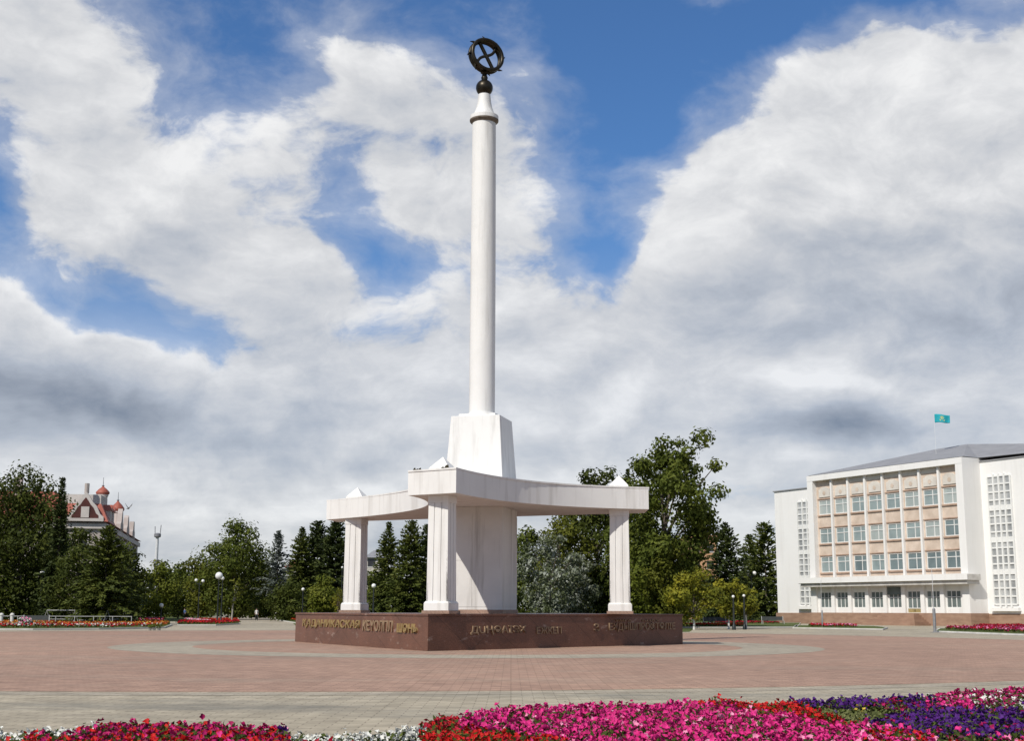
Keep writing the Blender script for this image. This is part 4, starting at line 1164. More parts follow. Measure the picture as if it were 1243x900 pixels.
broadleaf('broadleaf_tree', 775, 136, 600, 60, 'leaf_mid', 'green tree just right of the right pillar, under the tallest tree', 36, n=7000, leaf=.34, clumps=30, cs=.2, base_frac=.03)
broadleaf('weeping_tree', 806, 125, 655, 56, 'leaf_olive', 'lighter drooping tree at the foot of the tallest tree', 37, n=6500, leaf=.3, clumps=30, cs=.2, base_frac=.02)
broadleaf('broadleaf_tree', 772, 122, 688, 40, 'leaf_light', 'low light green tree at the foot of the right pillar', 38, n=4000, leaf=.3, clumps=20, cs=.26, base_frac=.02)
spruce('spruce_tree', 883, 176, 636, 82, 'needle_dark', 'dark broad spruce left of the public building', 39, card=.58, power=.7, ragged=.3)
spruce('spruce_tree', 931, 200, 637, 90, 'needle_mid', 'green spruce touching the left wall of the public building', 40, card=.66, power=.6, ragged=.4, dens=.8)
spruce('spruce_tree', 912, 206, 650, 66, 'needle_mid', 'smaller green spruce between the dark spruce and the public building', 41, card=.66, power=.7, ragged=.4, dens=.8)
broadleaf('broadleaf_tree', 862, 186, 696, 36, 'leaf_olive', 'olive tree under the orange house', 42, n=3500, leaf=.42, clumps=18, cs=.26, base_frac=.03)
YG = 'small yellowing trees right of the monument'
broadleaf('young_tree', 842, 117, 688, 52, 'leaf_yellow', 'small yellow green tree nearest the tallest tree', 43, n=3600, leaf=.27, clumps=36, cs=.15, base_frac=.16, shape='open', fill=.1, group=YG, barkm='bark_wash')
broadleaf('young_tree', 884, 121, 702, 34, 'leaf_yellow', 'small yellow green tree in front of the dark broad spruce', 44, n=2300, leaf=.27, clumps=26, cs=.18, base_frac=.25, shape='open', fill=.1, group=YG, barkm='bark_wash')
broadleaf('young_tree', 905, 123, 709, 36, 'leaf_yellow', 'small yellow green tree nearest the public building', 45, n=2200, leaf=.27, clumps=24, cs=.18, base_frac=.3, shape='open', fill=.1, group=YG, barkm='bark_wash')
broadleaf('young_tree', 826, 150, 700, 36, 'leaf_light', 'small light green tree behind the plinth\'s right end', 46, n=3000, leaf=.3, clumps=18, cs=.26, base_frac=.06, barkm='bark_wash')
# slender birch by the lamps
broadleaf('birch_sapling', 281.5, 150, 700, 13, 'leaf_olive', 'slender bare birch sapling by the flower bed with the lamps', 47, n=220, leaf=.3, clumps=7, cs=.5, base_frac=.25, lean=(.3, 0), barkm='bark_birch', fill=0)
# yellow bush by the left pillar
broadleaf('yellow_bush', 411, 96, 712, 14, 'leaf_yellow', 'small pale yellow flowering bush beside the left pillar', 48, n=500, leaf=.13, clumps=9, cs=.45, base_frac=.4, fill=0)
# far wood closing the park behind the trees: one mass
rs = np.random.default_rng(77)
Pn = []
for k in range(230):
    px = -140 + 1090 * rs.random(); Y = 255 + 90 * rs.random()
    b = at(px, 745, Y); h = at(px, 702 - 14 * rs.random(), Y).z
    d = rs.normal(size=(150, 3)); d /= np.linalg.norm(d, axis=1, keepdims=True)
    rr = .6 + .45 * rs.random((150, 1))
    Pn.append(np.array([b.x, b.y, h * .5]) + d * rr * np.array([3.4, 3.0, h * .55]))
Pn = np.concatenate(Pn); Pn = Pn[Pn[:, 2] > .1]
L = .9 * (.6 + .7 * rs.random(len(Pn)))
v = cards(Pn, rs.normal(size=Pn.shape) + np.array([0, -.2, .5]), L, L * .65, rs)
tag(np_mesh('far_wood', v, np.arange(len(v)), 4, M['leaf_dark']), 'dark green wood closing the park behind the trees', 'wood', kind='stuff')

# ================================================================== flower beds
def petal_mat(name, c1, c2, trans=.2):
    m, nt, b = new_mat(name)
    f = _noise(nt, 13.0, 3, .75)
    c = _ramp(nt, f, [(.35, c1), (.65, c2)])
    nt.links.new(c, b.inputs['Base Color']); b.inputs['Roughness'].default_value = .6; b.inputs['Specular IOR Level'].default_value = .2
    tr = nt.nodes.new('ShaderNodeBsdfTranslucent'); nt.links.new(c, tr.inputs['Color'])
    mx = nt.nodes.new('ShaderNodeMixShader'); mx.inputs[0].default_value = trans
    nt.links.new(b.outputs[0], mx.inputs[1]); nt.links.new(tr.outputs[0], mx.inputs[2]); nt.links.new(mx.outputs[0], nt.nodes['Material Output'].inputs['Surface'])
    return m
M['pet_pink'] = petal_mat('hot pink petals', (0.52, 0.012, 0.14), (0.80, 0.05, 0.30))
M['pet_lightpink'] = petal_mat('light pink petals', (0.80, 0.16, 0.38), (0.86, 0.40, 0.55))
M['pet_magenta'] = petal_mat('deep magenta petals', (0.28, 0.006, 0.075), (0.50, 0.015, 0.14))
M['pet_red'] = petal_mat('scarlet petals', (0.42, 0.008, 0.010), (0.70, 0.022, 0.02))
M['pet_crimson'] = petal_mat('crimson petals', (0.26, 0.006, 0.018), (0.46, 0.012, 0.04))
M['pet_purple'] = petal_mat('purple petals', (0.045, 0.010, 0.12), (0.11, 0.022, 0.23))
M['pet_white'] = petal_mat('white petals', (0.66, 0.66, 0.60), (0.82, 0.82, 0.78))
M['pet_orange'] = petal_mat('orange petals', (0.45, 0.09, 0.015), (0.60, 0.20, 0.03))
M['pet_yellow'] = petal_mat('yellow petals', (0.55, 0.38, 0.05), (0.70, 0.55, 0.12))
M['bed_leaf'] = leaf_mat('flower bed leaves', (0.030, 0.045, 0.008), (0.058, 0.080, 0.015), (0.11, 0.13, 0.028), .2, 3.0)
M['bed_leaf_pale'] = leaf_mat('pale low greenery', (0.07, 0.085, 0.025), (0.13, 0.145, 0.05), (0.20, 0.20, 0.08), .2, 2.0)

def blooms(cen, size, rs, tilt=.7, up=(0, -.25, 1)):
    """five lobed cups: centre vertex and ten rim vertices each"""
    n = len(cen)
    N = rs.normal(size=(n, 3)) * tilt + np.array(up); N /= np.linalg.norm(N, axis=1, keepdims=True)
    r = rs.normal(size=(n, 3)); U = np.cross(N, r); U /= np.linalg.norm(U, axis=1, keepdims=True); V = np.cross(N, U)
    sz = np.broadcast_to(size, (n,))[:, None, None]
    k = np.arange(10); an = k * 2 * PI / 10 + rs.random((n, 1)) * 6.28
    rad = np.where(k % 2 == 0, 1.0, .70)[None] * (1 + .22 * rs.normal(size=(n, 10)))
    lift = np.where(k % 2 == 0, .10, .42)[None] + .22 * rs.normal(size=(n, 10))
    ring = cen[:, None] + (U[:, None] * (np.cos(an) * rad)[..., None] + V[:, None] * (np.sin(an) * rad)[..., None] + N[:, None] * lift[..., None]) * sz * .5
    c = cen[:, None] - N[:, None] * sz * .12
    v = np.concatenate([c, ring], 1).reshape(-1, 3)
    base = (np.arange(n) * 11)[:, None, None]
    f = np.stack([np.zeros(10, int), 1 + k, 1 + (k + 1) % 10], 1)[None] + base
    return v, f.reshape(-1)
ZF = 0.27
TE = [(-300, 890), (0, 880), (8, 886), (50, 882), (110, 877), (200, 876), (300, 878), (338, 881), (347, 879), (356, 887), (420, 886), (500, 880), (520, 872), (560, 866), (620, 858), (700, 856), (800, 855), (840, 849), (870, 847), (930, 852), (960, 850), (1020, 847), (1080, 845), (1110, 842), (1160, 838), (1243, 833), (1400, 824), (1700, 812)]
tex = np.array([t[0] for t in TE]); tey = np.array([t[1] for t in TE])
def inpoly(x, y, poly):
    r = np.zeros(len(x), bool); n = len(poly)
    for i in range(n):
        x0, y0 = poly[i]; x1, y1 = poly[(i + 1) % n]
        c = ((y0 > y) != (y1 > y)) & (x < (x1 - x0) * (y - y0) / (y1 - y0 + 1e-12) + x0)
        r ^= c
    return r
# soil outline under the whole bed
front = [onz(px, py + .5, ZF * .9) for px, py in TE]
sb = MB()
pts = [(p.x, p.y) for p in front]
poly = pts[::-1] + [(-14, 8.5), (14, 8.5)]
MBs = MB(); MBs.prism(list(reversed(poly)), 0.0, 0.055)
struct(MBs.build('bed_soil', M['soil']))
# planting positions by jittered grid over the bed
rs = np.random.default_rng(5)
gx, gy = np.meshgrid(np.arange(-16, 20, .060), np.arange(8.8, 34, .060))
gx = (gx + rs.uniform(-.035, .035, gx.shape)).ravel(); gy = (gy + rs.uniform(-.035, .035, gy.shape)).ravel()
Rm_ = np.array(CAM_I)
q = np.stack([gx, gy, np.full_like(gx, ZF - EYE)]).T @ Rm_.T
PX = CX - q[:, 0] / q[:, 2] * F; PY = CY + q[:, 1] / q[:, 2] * F
ok = (PY > np.interp(PX, tex, tey)) & (PX > -260) & (PX < 1560)
gx, gy, PX, PY = gx[ok], gy[ok], PX[ok], PY[ok]
# wobble the borders between the colours
wob = np.array([mnoise.noise((float(a) * 1.3, float(b_) * 1.3, 0)) for a, b_ in zip(gx, gy)])
PXw, PYw = PX + wob * 14, PY + wob * 3.5
cls = np.full(len(gx), 'pink', dtype=object)
def setc(poly, c): cls[inpoly(PXw, PYw, poly)] = c
setc([(-300, 860), (352, 860), (352, 1100), (-300, 1100)], 'magenta')
setc([(-300, 892), (60, 891), (130, 897), (200, 890), (345, 893), (352, 1100), (-300, 1100)], 'leftred')
setc([(-300, 860), (125, 876), (130, 880), (85, 889), (30, 892), (16, 900), (-300, 905)], 'white')
setc([(10, 883), (70, 880), (45, 889)], 'white')
setc([(340, 860), (353, 860), (353, 893), (342, 893)], 'mauve')
setc([(352, 860), (517, 860), (524, 896), (515, 915), (352, 915)], 'white')
setc([(352, 905), (520, 905), (510, 1100), (352, 1100)], 'crimson')
setc([(512, 868), (560, 864), (552, 886), (518, 890)], 'crimson')
setc([(515, 886), (560, 884), (640, 893), (700, 905), (700, 1100), (515, 1100)], 'red')
setc([(826, 846), (872, 840), (952, 852), (990, 862), (1028, 872), (1046, 881), (1012, 881), (960, 871), (890, 861), (850, 859)], 'red')
setc([(950, 840), (1092, 838), (1142, 852), (1128, 861), (1060, 860), (985, 860), (962, 856)], 'purple')
setc([(1060, 851), (1140, 852), (1140, 860), (1062, 861)], 'magpurple')
setc([(975, 857), (1062, 857), (1135, 859), (1110, 867), (1072, 873), (1048, 883), (1030, 876), (1005, 867)], 'green')
setc([(1046, 879), (1075, 870), (1110, 865), (1190, 862), (1243, 863), (1560, 866), (1560, 905), (1243, 892), (1205, 897), (1140, 889), (1085, 886)], 'purple')
setc([(1075, 836), (1110, 830), (1243, 820), (1560, 790), (1560, 858), (1243, 856), (1180, 856), (1128, 849)], 'mixed')
setc([(1160, 834), (1243, 826), (1560, 800), (1560, 846), (1243, 846), (1180, 846), (1140, 842)], 'magenta2')
setc([(1170, 855), (1243, 855), (1560, 858), (1560, 866), (1243, 862), (1180, 861)], 'green')
setc([(1090, 888), (1140, 891), (1205, 898), (1243, 893), (1560, 906), (1560, 1100), (1080, 1100)], 'sparse')
setc([(1050, 886), (1088, 888), (1140, 900), (1120, 1100), (1000, 1100)], 'redpink')
# height of the planting: mounded, uneven
hh = np.array([mnoise.noise((float(a) * 2.2, float(b_) * 2.2, 3.1)) for a, b_ in zip(gx, gy)])
edge = np.clip((PY - np.interp(PX, tex, tey)) / 6.0, 0, 1)
Hh = (ZF + .07 * hh) * (.72 + .28 * edge)
MIX = {   # kind: (bloom chance, [(petal, share)...], height factor)
    'pink': (0.71, [('pet_pink', .84), ('pet_magenta', .09), ('pet_lightpink', .07)], 1.0),
    'magenta': (0.65, [('pet_magenta', .60), ('pet_red', .24), ('pet_pink', .16)], .95),
    'magenta2': (0.65, [('pet_magenta', .70), ('pet_pink', .2), ('pet_white', .10)], .95),
    'leftred': (0.69, [('pet_red', .58), ('pet_magenta', .3), ('pet_pink', .12)], .9),
    'white': (.62, [('pet_white', 1.0)], .82),
    'mauve': (.7, [('pet_lightpink', .4), ('pet_purple', .6)], .95),
    'crimson': (.70, [('pet_crimson', .8), ('pet_red', .2)], .9),
    'red': (0.67, [('pet_red', .85), ('pet_crimson', .15)], .92),
    'redpink': (0.67, [('pet_red', .55), ('pet_pink', .35), ('pet_lightpink', .1)], .92),
    'purple': (0.69, [('pet_purple', .95), ('pet_magenta', .05)], .95),
    'magpurple': (0.63, [('pet_purple', .45), ('pet_magenta', .5), ('pet_red', .05)], .8),
    'mixed': (0.61, [('pet_magenta', .48), ('pet_white', .37), ('pet_lightpink', .15)], .85),
    'green': (.012, [('pet_yellow', 1.0)], .84),
    'sparse': (.22, [('pet_lightpink', .5), ('pet_red', .5)], .8),
}
bucket = {}; leafP = []; paleP = []
u01 = rs.random(len(gx)); u02 = rs.random(len(gx))
for c, (ch_, mixd, hf) in MIX.items():
    k = cls == c
    if not k.any(): continue
    P = np.stack([gx[k], gy[k], Hh[k] * hf + .03 * rs.normal(size=k.sum())], 1)
    P[:, 2] += (rs.random(k.sum()) > .965) * .05
    b_ = u01[k] < ch_
    (paleP if c in ('green', 'sparse') else leafP).append(P)
    cum = 0.0
    for pm, sh in mixd:
        s_ = b_ & (u02[k] >= cum) & (u02[k] < cum + sh); cum += sh
        if s_.any(): bucket.setdefault(pm, []).append(P[s_])
LBL = {'pet_pink': ('pink_petunias', 'hot pink petunias massed in the middle of the foreground bed', 'petunias'), 'pet_lightpink': ('pale_pink_petunias', 'scattered light pink petunias among the foreground flowers', 'petunias'),
       'pet_magenta': ('magenta_petunias', 'deep magenta petunias at both ends of the foreground bed', 'petunias'), 'pet_red': ('red_flowers', 'scarlet flowers banding the foreground bed', 'red flowers'),
       'pet_crimson': ('crimson_flowers', 'dark crimson flowers at the edge of the pink petunias', 'red flowers'), 'pet_purple': ('purple_petunias', 'dark purple petunias on the right of the foreground bed', 'petunias'),
       'pet_white': ('white_flowers', 'low white flowers edging the foreground bed by the paving', 'white flowers'), 'pet_yellow': ('yellow_flowers', 'few yellow flowers in the pale greenery of the foreground bed', 'yellow flowers')}
for pm, arr in bucket.items():
    P = np.concatenate(arr)
    sz = (.066 if pm not in ('pet_white', 'pet_red', 'pet_crimson') else .058) * (.6 + .75 * rs.random(len(P)))
    if pm == 'pet_purple': sz = sz * .95
    v, f = blooms(P, sz, rs)
    nm, lb, ct = LBL[pm]
    tag(np_mesh(nm, v, f, 3, M[pm]), lb, ct, kind='stuff')
def leaves(name, P, mat, per, spread, zr, size, label, cat):
    n = len(P) * per
    C = np.repeat(P, per, 0) + rs.normal(size=(n, 3)) * np.array([spread, spread, 0])
    C[:, 2] = np.maximum(.06, C[:, 2] * (1 - zr * rs.random(n)) - .008)
    v = cards(C, rs.normal(size=(n, 3)) * .8 + np.array([0, -.2, .9]), size * (.6 + .8 * rs.random(n)), size * .55, rs)
    return tag(np_mesh(name, v, np.arange(len(v)), 4, mat), label, cat, kind='stuff')
leaves('flower_leaves', np.concatenate(leafP), M['bed_leaf'], 4, .035, .5, .075, 'dark green leaves under the foreground flowers', 'leaves')
leaves('low_greenery', np.concatenate(paleP), M['bed_leaf_pale'], 6, .04, .8, .05, 'pale low greenery between the purple flower bands', 'leaves')

# ------------------------------------------------------------------ far flower beds: kerb, turf and flowers
def on0(px, py): p = onz(px, py, 0); return (p.x, p.y)
def bed(label, outline, bands, kerb, seed, turf='grass', h=.16, grp='flower beds round the square', kh=.13, mound=0.0):
    rs_ = np.random.default_rng(seed)
    c = (sum(p[0] for p in outline) / len(outline), sum(p[1] for p in outline) / len(outline))
    r = empty('flower_bed', (c[0], c[1], 0), 0, label, 'flower bed', grp)
    o = [(p[0] - c[0], p[1] - c[1]) for p in outline]
    area = sum(o[i][0] * o[(i + 1) % len(o)][1] - o[(i + 1) % len(o)][0] * o[i][1] for i in range(len(o)))
    if area < 0: o.reverse()
    inner = [(p[0] * (1 - .18 / math.hypot(*p)), p[1] * (1 - .18 / math.hypot(*p))) for p in o]
    k = MB(); n = len(o)
    for i in range(n):
        q = (i + 1) % n
        k.prism([o[i], o[q], inner[q], inner[i]], .013, kh)
    k.build('kerb', kerb, r)
    t_ = MB()
    if mound:
        n = len(inner); base = len(t_.v)
        t_.v += [(p[0], p[1], .11) for p in inner] + [(p[0] * .6, p[1] * .6, .11 + mound) for p in inner]
        for i in range(n): q = (i + 1) % n; t_.f.append((i, q, n + q, n + i)); t_.mi.append(0)
        t_.f.append(tuple(range(n, 2 * n))); t_.mi.append(0)
    else: t_.poly([(p[0], p[1], .11) for p in inner])
    t_.build('turf', M[turf], r)
    xs = [p[0] for p in inner]; ys = [p[1] for p in inner]
    for name, mats, shape, dens in bands:
        sh = [(p[0] - c[0], p[1] - c[1]) for p in shape]
        bx = [p[0] for p in sh]; by = [p[1] for p in sh]
        n = int((max(bx) - min(bx)) * (max(by) - min(by)) * dens)
        x = rs_.uniform(min(bx), max(bx), n); y = rs_.uniform(min(by), max(by), n)
        kk = inpoly(x, y, sh) & inpoly(x, y, inner)
        x, y = x[kk], y[kk]
        if not len(x): continue
        zz = .13 + h * (.45 + .55 * rs_.random(len(x)))
        if mound:
            zz = zz + mound * np.clip(1.6 * (1 - np.hypot(x / (max(xs) + 1e-6), y / (max(ys) + 1e-6))), 0, 1)
        P = np.stack([x, y, zz], 1)
        v, f = blooms(P, .16 * (.7 + .6 * rs_.random(len(P))), rs_, tilt=.8)
        mi = np.repeat(rs_.integers(0, len(mats), len(P)), 10)
        tag(np_mesh(name, v, f, 3, [M[m] for m in mats], r, mi), None, None, kind='stuff')
        n2 = len(P) * 2
        C = np.repeat(P, 2, 0) + rs_.normal(size=(n2, 3)) * np.array([.1, .1, .02]); C[:, 2] = np.maximum(.12, C[:, 2] * .8)
        v = cards(C, rs_.normal(size=(n2, 3)) + np.array([0, 0, .7]), .2, .12, rs_)
        tag(np_mesh('leaves', v, np.arange(len(v)), 4, M['bed_leaf'], r), None, None, kind='stuff')
    return r
def quad(px0, px1, py_front, py_back, skew=0): return [on0(px0, py_front), on0(px1, py_front), on0(px1 + skew, py_back), on0(px0 + skew, py_back)]
# long bed on the left with a low stone kerb
bed('long flower bed with orange and red rows at the far left of the square', [on0(-120, 765.5), on0(40, 765.6), on0(120, 765), on0(200, 763.4), on0(209, 760), on0(196, 756.6), on0(-120, 756.6)],
    [('orange_flowers', ['pet_orange', 'pet_orange', 'pet_yellow', 'pet_crimson'], quad(-120, 205, 763, 758.2), 9),
     ('red_flowers', ['pet_red', 'pet_crimson', 'pet_white'], quad(-120, 206, 764.9, 763.3), 13)], M['kerb'], 61, h=.3)
mnd = bed('small mound of white and pink flowers in the long left bed', [(on0(29.5, 764)[0] + 1.15 * math.cos(k * PI / 7), on0(29.5, 764)[1] + 1.15 * math.sin(k * PI / 7)) for k in range(14)],
    [('white_flowers', ['pet_white', 'pet_lightpink'], quad(22, 37, 765.2, 763), 60)], M['grass'], 62, h=.3, mound=.45)
bed('flower bed with red front row and white stripe under the globe lamps', [on0(215, 760.2), on0(262, 760.2), on0(291, 758.6), on0(288, 754.5), on0(222, 754.2)],
    [('red_flowers', ['pet_red', 'pet_crimson'], [on0(215, 760), on0(262, 760), on0(291, 758.6), on0(290, 756.9), on0(262, 758.2), on0(215, 757.6)], 13),
     ('white_flowers', ['pet_white', 'pet_lightpink'], [on0(222, 755), on0(230, 754.6), on0(256, 758.2), on0(244, 758.2)], 22),
     ('orange_flowers', ['pet_orange', 'pet_crimson', 'pet_red'], [on0(236, 754.4), on0(288, 754.4), on0(288, 756), on0(262, 757)], 10)], M['kerb'], 63, h=.3)
bed('small red flower bed at the mouth of the park road', [on0(168, 755.2), on0(198, 755.2), on0(200, 753), on0(168, 753)],
    [('red_flowers', ['pet_red', 'pet_lightpink', 'pet_crimson'], quad(168, 200, 755.2, 753), 10)], M['kerb'], 64, h=.25)
bed('flower bed with white kerb just left of the plinth', [on0(333, 753.2), on0(372, 759.5), on0(430, 760), on0(430, 753.4), on0(340, 752.3)],
    [('orange_flowers', ['pet_orange', 'pet_red'], [on0(336, 753), on0(372, 757.6), on0(400, 757.6), on0(400, 753.4), on0(340, 752.6)], 14)], M['kerb_white'], 65, h=.3)
bed('grassy bed with a red flower line and pale kerb right of the plinth', [on0(800, 763.4), on0(968, 762.8), on0(972, 757.6), on0(810, 757.6)],
    [('red_flowers', ['pet_red', 'pet_crimson', 'pet_orange'], quad(800, 905, 762.6, 761.2), 14),
     ('dark_flowers', ['pet_crimson'], quad(868, 945, 758.8, 758), 8)], M['kerb'], 66, h=.25)
bed('narrow bed of red and pink flowers before the building\'s left wing', [on0(962, 763.8), on0(1072, 765.5), on0(1078, 763.6), on0(1060, 761.6), on0(966, 760.6)],
    [('red_flowers', ['pet_crimson', 'pet_red', 'pet_lightpink'], [on0(982, 763.0), on0(1040, 763.8), on0(1040, 762), on0(984, 761.4)], 9)], M['kerb'], 67, h=.25)
bed('red and pink flower bed with pale kerb at the right edge', [on0(1134, 768.2), on0(1243, 772.5), on0(1330, 776), on0(1330, 762.5), on0(1200, 762.5), on0(1140, 765)],
    [('red_flowers', ['pet_crimson', 'pet_magenta', 'pet_crimson', 'pet_lightpink'], [on0(1150, 767.4), on0(1243, 771.2), on0(1330, 774.6), on0(1330, 767), on0(1200, 766), on0(1150, 766)], 13),
     ('dark_flowers', ['pet_crimson'], [on0(1180, 764.6), on0(1330, 765), on0(1330, 763.2), on0(1190, 763.2)], 10)], M['kerb_white'], 68, h=.3)

# ================================================================== lamps, posts, benches, rails
M['globe'] = plain('white glass globe', (0.78, 0.78, 0.76), 0.25, var=.03)
M['lamp_metal'] = plain('dark painted lamp post', (0.03, 0.035, 0.035), 0.45, metal=.2)
M['white_metal'] = plain('shade greyed white metal', (0.42, 0.42, 0.41), 0.5, var=.2)  # white paint, its base colour greyed to stand in for tree shade
M['bench_wood'] = plain('dark bench slats', (0.06, 0.065, 0.065), 0.6)
def lamp(px, Y, ytop, label, two=False, scale=1.0, post='lamp_metal'):
    b = at(px, 745, Y); H = at(px, ytop, Y).z
    r = empty('street_lamp', (b.x, b.y, 0), 0, label, 'street lamp', 'white globe lamps in the park')
    gr = .26 * scale
    MB().lathe([(.17, 0), (.17, .35), (.10, .45), (.085, 1.0), (.06, H - gr * 2 - (0.35 if two else .0)), (.055, H - gr * 2)], 12).build('post', M[post], r, smooth=40)
    tops = [(0, H - gr)] if not two else [(-.45, H - gr), (.45, H - gr - .1)]
    if two:
        MB().tube([(-.45, 0, H - gr * 2.1), (-.3, 0, H - gr * 2.1 - .25), (0, 0, H - gr * 2.1 - .3), (.3, 0, H - gr * 2.1 - .3), (.45, 0, H - gr * 2.1 - .1)], .035, 8).build('arm', M[post], r)
    for x, z in tops:
        prof = [(gr * math.sin(t) + .001, z - gr * math.cos(t)) for t in [R(8 + 164 * k / 10) for k in range(11)]]
        MB().lathe(prof, 18, (x, 0)).build('globe', M['globe'], r, smooth=60)
    return r
lamp(264, 148, 695, 'white globe lamp with dark post standing in the flower bed left of the monument', scale=1.6)
lamp(268.5, 158, 700.5, 'lamp with small globe just right of the large globe lamp', scale=.8)
lamp(240.5, 176, 703, 'two globe lamp among trees left of the globe lamp in the bed', True, .8)
lamp(453, 126, 709, 'dark lamp with white globe between the left and front pillars', scale=.8)
lamp(367, 170, 714, 'small globe lamp before the dark conifers left of the plinth', scale=.8)
lamp(48, 146, 693, 'globe lamp in the dark trees at far left', scale=.9)
lamp(195.5, 150, 733, 'low white globe lamp at the mouth of the park road', scale=.9)
lamp(890.5, 116, 723, 'slim globe lamp between the two yellowing young trees', scale=.48)
lamp(903.5, 118, 722, 'globe lamp beside the rightmost yellowing young tree', scale=.48)
lamp(913, 178, 693, 'two globe lamp before the spruces left of the public building', True, 1.0)
lamp(414, 186, 688, 'high globe lamp beside the left pillar\'s left edge', scale=.6)
M['pole_pale'] = plain('pale steel pole', (0.55, 0.55, 0.56), 0.5)
# grey posts before the public building
def post(px, ybase, ytop, label, w):
    b = onz(px, ybase, 0); H = at(px, ytop, b.y).z
    r = empty('steel_post', (b.x, b.y, 0), 0, label, 'post')
    MB().lathe([(w * 1.7, 0), (w * 1.7, .06), (w, .07), (w, H * .36), (w * .4, H * .38)], 12).build('sleeve', M['pole'], r, smooth=30)
    MB().tube([(0, 0, H * .38 + .002), (0, 0, H)], w * .18, 10).build('shaft', M['pole_pale'], r, smooth=30)
    MB().box(-w * 2.4, w * 2.4, -w * 2.4, w * 2.4, 0, .035).build('base_plate', M['pole'], r)
post(1135, 768.5, 690, 'grey steel post thicker at its foot before the entrance of the public building', .12)
post(998.5, 763, 705, 'thin grey post before the left end of the public building', .085)
# bench and white railing far left
def bench(px, Y, label, w=2.1):
    b = at(px, 745, Y)
    r = empty('bench', (b.x, b.y, 0), .1, label, 'bench', None)
    MB().box(-w / 2 + .07, w / 2 - .07, -.24, .2, .43, .48).build('seat', M['bench_wood'], r)
    MB().box(-w / 2 + .07, w / 2 - .07, .22, .27, .55, .98).build('backrest', M['bench_wood'], r)
    for s_ in (-1, 1):
        x = s_ * w / 2
        m = MB(); m.tube([(x, -.25, 0), (x, -.25, .46), (x, .22, .46), (x, .30, 1.02)], .04, 6); m.tube([(x, .25, .46), (x, .34, 0)], .04, 6)
        m.build('side_frame', M['white_metal'], r)
bench(44, 124.5, 'dark bench with white frame under the trees at far left', 2.3)
bench(938, 160, 'white bench at the left foot of the public building', 2.6)
bench(868, 140, 'dark bench beneath the yellowing young trees', 2.4)
def railing(px0, px1, Y, label, h=.9):
    x0, x1 = at(px0, 745, Y).x, at(px1, 745, Y).x
    r = empty('railing', ((x0 + x1) / 2, Y, 0), 0, label, 'railing'); L = x1 - x0
    m = MB(); m.tube([(-L / 2, 0, h), (L / 2, 0, h)], .03, 6); m.build('top_rail', M['white_metal'], r)
    m = MB(); m.tube([(-L / 2, 0, .28), (L / 2, 0, .28)], .025, 6); m.build('bottom_rail', M['white_metal'], r)
    n = max(2, int(L / 1.7))
    for k in range(n + 1):
        x = -L / 2 + k * L / n
        MB().tube([(x, 0, 0), (x, 0, h + .04)], .035, 6).build('post', M['white_metal'], r)
railing(-70, 160, 126.5, 'long low white railing behind the long left flower bed')
def frame(px, Y, h, label, w):
    b = at(px, 745, Y)
    r = empty('tubular_frame', (b.x, b.y, 0), .2, label, 'frame', None)
    for s_ in (-1, 1):
        MB().tube([(s_ * w / 2 - .45, 0, 0), (s_ * w / 2, 0, h), (s_ * w / 2 + .45, 0, 0)], .05, 6).build('leg', M['white_metal'], r)
    MB().tube([(-w / 2, 0, h), (w / 2, 0, h)], .05, 6).build('crossbar', M['white_metal'], r)
    MB().tube([(-w / 2 + .2, 0, h * .42), (w / 2 - .2, 0, h * .42)], .035, 6).build('brace', M['white_metal'], r)
frame(74, 129.5, 1.45, 'white tubular frame right of the dark bench at far left', 2.6)
frame(108, 130, 1.25, 'middle one of the three white tubular frames under the left trees', 2.2)
frame(141, 129.5, 1.5, 'rightmost white tubular frame under the left trees', 1.6)
for px, lb in ((2, 'white stone bollard at the photo\'s left edge'), (15, 'white stone bollard next to the bench at far left')):
    b = at(px, 745, 124.8)
    r = empty('bollard', (b.x, b.y, 0), 0, lb, 'bollard')
    MB().lathe([(.24, 0), (.24, .12), (.17, .2), (.16, .95)], 12).build('shaft', M['kerb_white'], r, smooth=30)
    MB().lathe([(.16, .951), (.21, .97), (.2, 1.08), (.08, 1.2)], 12).build('cap', M['kerb_white'], r, smooth=30)
# small plants in green tubs on the left paving
for i, px in enumerate((182, 187, 193)):
    b = onz(px, 765.8, 0)
    r = empty('plant_tub', (b.x, b.y, 0), 0, 'small green plant standing on the paving in front of the left bed\'s end', 'plant', 'small plants on the left paving')
    MB().lathe([(.10, 0), (.14, .16), (.15, .18)], 10).build('tub', M['pole'], r)
    P = rng.normal(size=(60, 3)) * np.array([.09, .09, .09]) + np.array([0, 0, .3])
    v = cards(P, rng.normal(size=(60, 3)), .14, .07, np.random.default_rng(i))
    np_mesh('foliage', v, np.arange(len(v)), 4, M['leaf_light'], r)

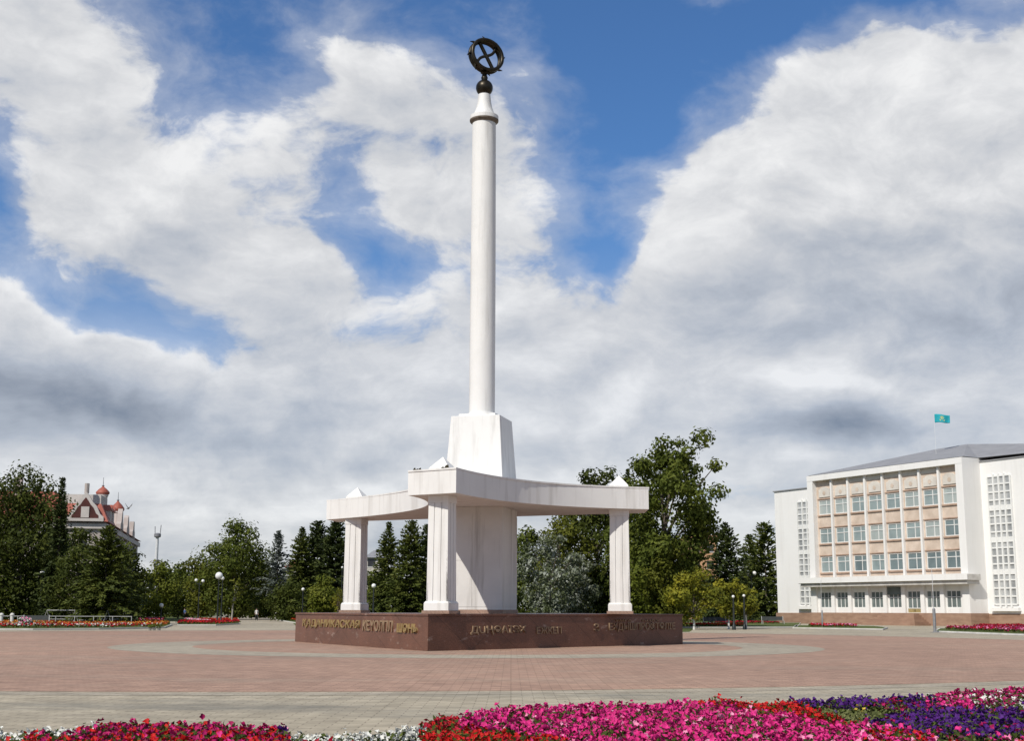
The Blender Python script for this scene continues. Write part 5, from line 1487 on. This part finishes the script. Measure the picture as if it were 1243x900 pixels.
# ================================================================== people and bird
M['skin'] = plain('skin', (0.45, 0.28, 0.20), 0.6)
M['hair'] = plain('dark hair', (0.03, 0.022, 0.016), 0.7)
M['shirt_white'] = plain('white shirt', (0.72, 0.71, 0.69), 0.8)
M['shirt_blue'] = plain('blue shirt', (0.08, 0.14, 0.30), 0.8)
M['trousers'] = plain('dark trousers', (0.03, 0.032, 0.04), 0.8)
def person(px, Y, rz, shirt, label, stride=.22):
    b = at(px, 745, Y)
    V = [((0, 0, .95), .135), ((0, 0, 1.12), .125), ((0, .01, 1.32), .15), ((0, .015, 1.45), .10), ((0, .01, 1.52), .055), ((0, -.01, 1.60), .085), ((0, -.015, 1.70), .09),
         ((.10, 0, .90), .10), ((.11, -stride * .6, .50), .07), ((.11, -stride * .5, .09), .048), ((.11, -stride * .5 - .15, .04), .035),
         ((-.10, 0, .90), .10), ((-.11, stride * .3, .50), .07), ((-.11, stride, .10), .048), ((-.11, stride - .14, .05), .035),
         ((.19, .015, 1.42), .065), ((.23, .06, 1.14), .048), ((.22, -.04, .90), .035), ((.22, -.08, .80), .03),
         ((-.19, .015, 1.42), .065), ((-.23, -.03, 1.14), .048), ((-.22, -.12, .92), .035), ((-.22, -.17, .83), .03)]
    Ed = [(0, 1), (1, 2), (2, 3), (3, 4), (4, 5), (5, 6), (0, 7), (7, 8), (8, 9), (9, 10), (0, 11), (11, 12), (12, 13), (13, 14), (3, 15), (15, 16), (16, 17), (17, 18), (3, 19), (19, 20), (20, 21), (21, 22)]
    me = bpy.data.meshes.new('body'); me.from_pydata([v[0] for v in V], Ed, [])
    ob = bpy.data.objects.new('body', me); COL.objects.link(ob)
    sk = ob.modifiers.new('skin', 'SKIN'); ob.modifiers.new('sub', 'SUBSURF').levels = 1
    lay = me.skin_vertices[0].data
    for i, v in enumerate(V): lay[i].radius = (v[1], v[1] * .85)
    lay[0].use_root = True
    bpy.context.view_layer.update()
    m2 = bpy.data.meshes.new_from_object(ob.evaluated_get(bpy.context.evaluated_depsgraph_get()))
    ob.modifiers.clear(); ob.data = m2
    for m in ('skin', shirt, 'trousers'): m2.materials.append(M[m])
    for p in m2.polygons:
        z = p.center.z; p.use_smooth = True
        p.material_index = 0 if (z > 1.49 or (abs(p.center.x) > .17 and z < 1.1 and z > .7)) else (1 if z > .93 else 2)
    r = empty('person', (b.x, b.y, 0), rz, label, 'person'); ob.parent = r
    prof = [(.094 * math.sin(t) + .001, 1.685 - .10 * math.cos(t)) for t in [R(70 + 108 * k / 7) for k in range(8)]]
    MB().lathe(prof, 14, (0, .012)).build('hair', M['hair'], r, smooth=60)
    return r
person(311.5, 192, .4, 'shirt_white', 'person in a white shirt walking on the park road left of the plinth')
person(224, 205, -.8, 'shirt_blue', 'person in a blue shirt walking far off behind the left flower beds')
# bird in flight beside the turrets
M['bird'] = plain('grey pigeon feathers', (0.10, 0.10, 0.10), 0.7)
bp = at(156, 617.5, 84)
br0 = empty('bird', bp, .6, 'dark bird flying in the sky right of the red onion turrets', 'bird')
m = MB(); m.tube([(0, -.2, .02), (0, -.16, .035), (0, -.08, .02), (0, .03, 0), (0, .14, -.01), (0, .26, -.015)], [.012, .03, .05, .06, .035, .02], 10); 
m.build('body', M['bird'], br0, smooth=60)
for s_ in (-1, 1):
    w = MB()
    top = [(s_ * .03, -.06, .03), (s_ * .16, -.11, .17), (s_ * .24, -.02, .34), (s_ * .15, .04, .19), (s_ * .03, .07, .03)]
    w.poly(top); w.poly([(x, y, z - .012) for x, y, z in reversed(top)])
    for k in range(5): a, b_ = top[k], top[(k + 1) % 5]; w.poly([a, b_, (b_[0], b_[1], b_[2] - .012), (a[0], a[1], a[2] - .012)])
    w.build('wing', M['bird'], br0)
w = MB(); w.box(-.05, .05, .22, .36, -.022, -.012); w.build('tail', M['bird'], br0)
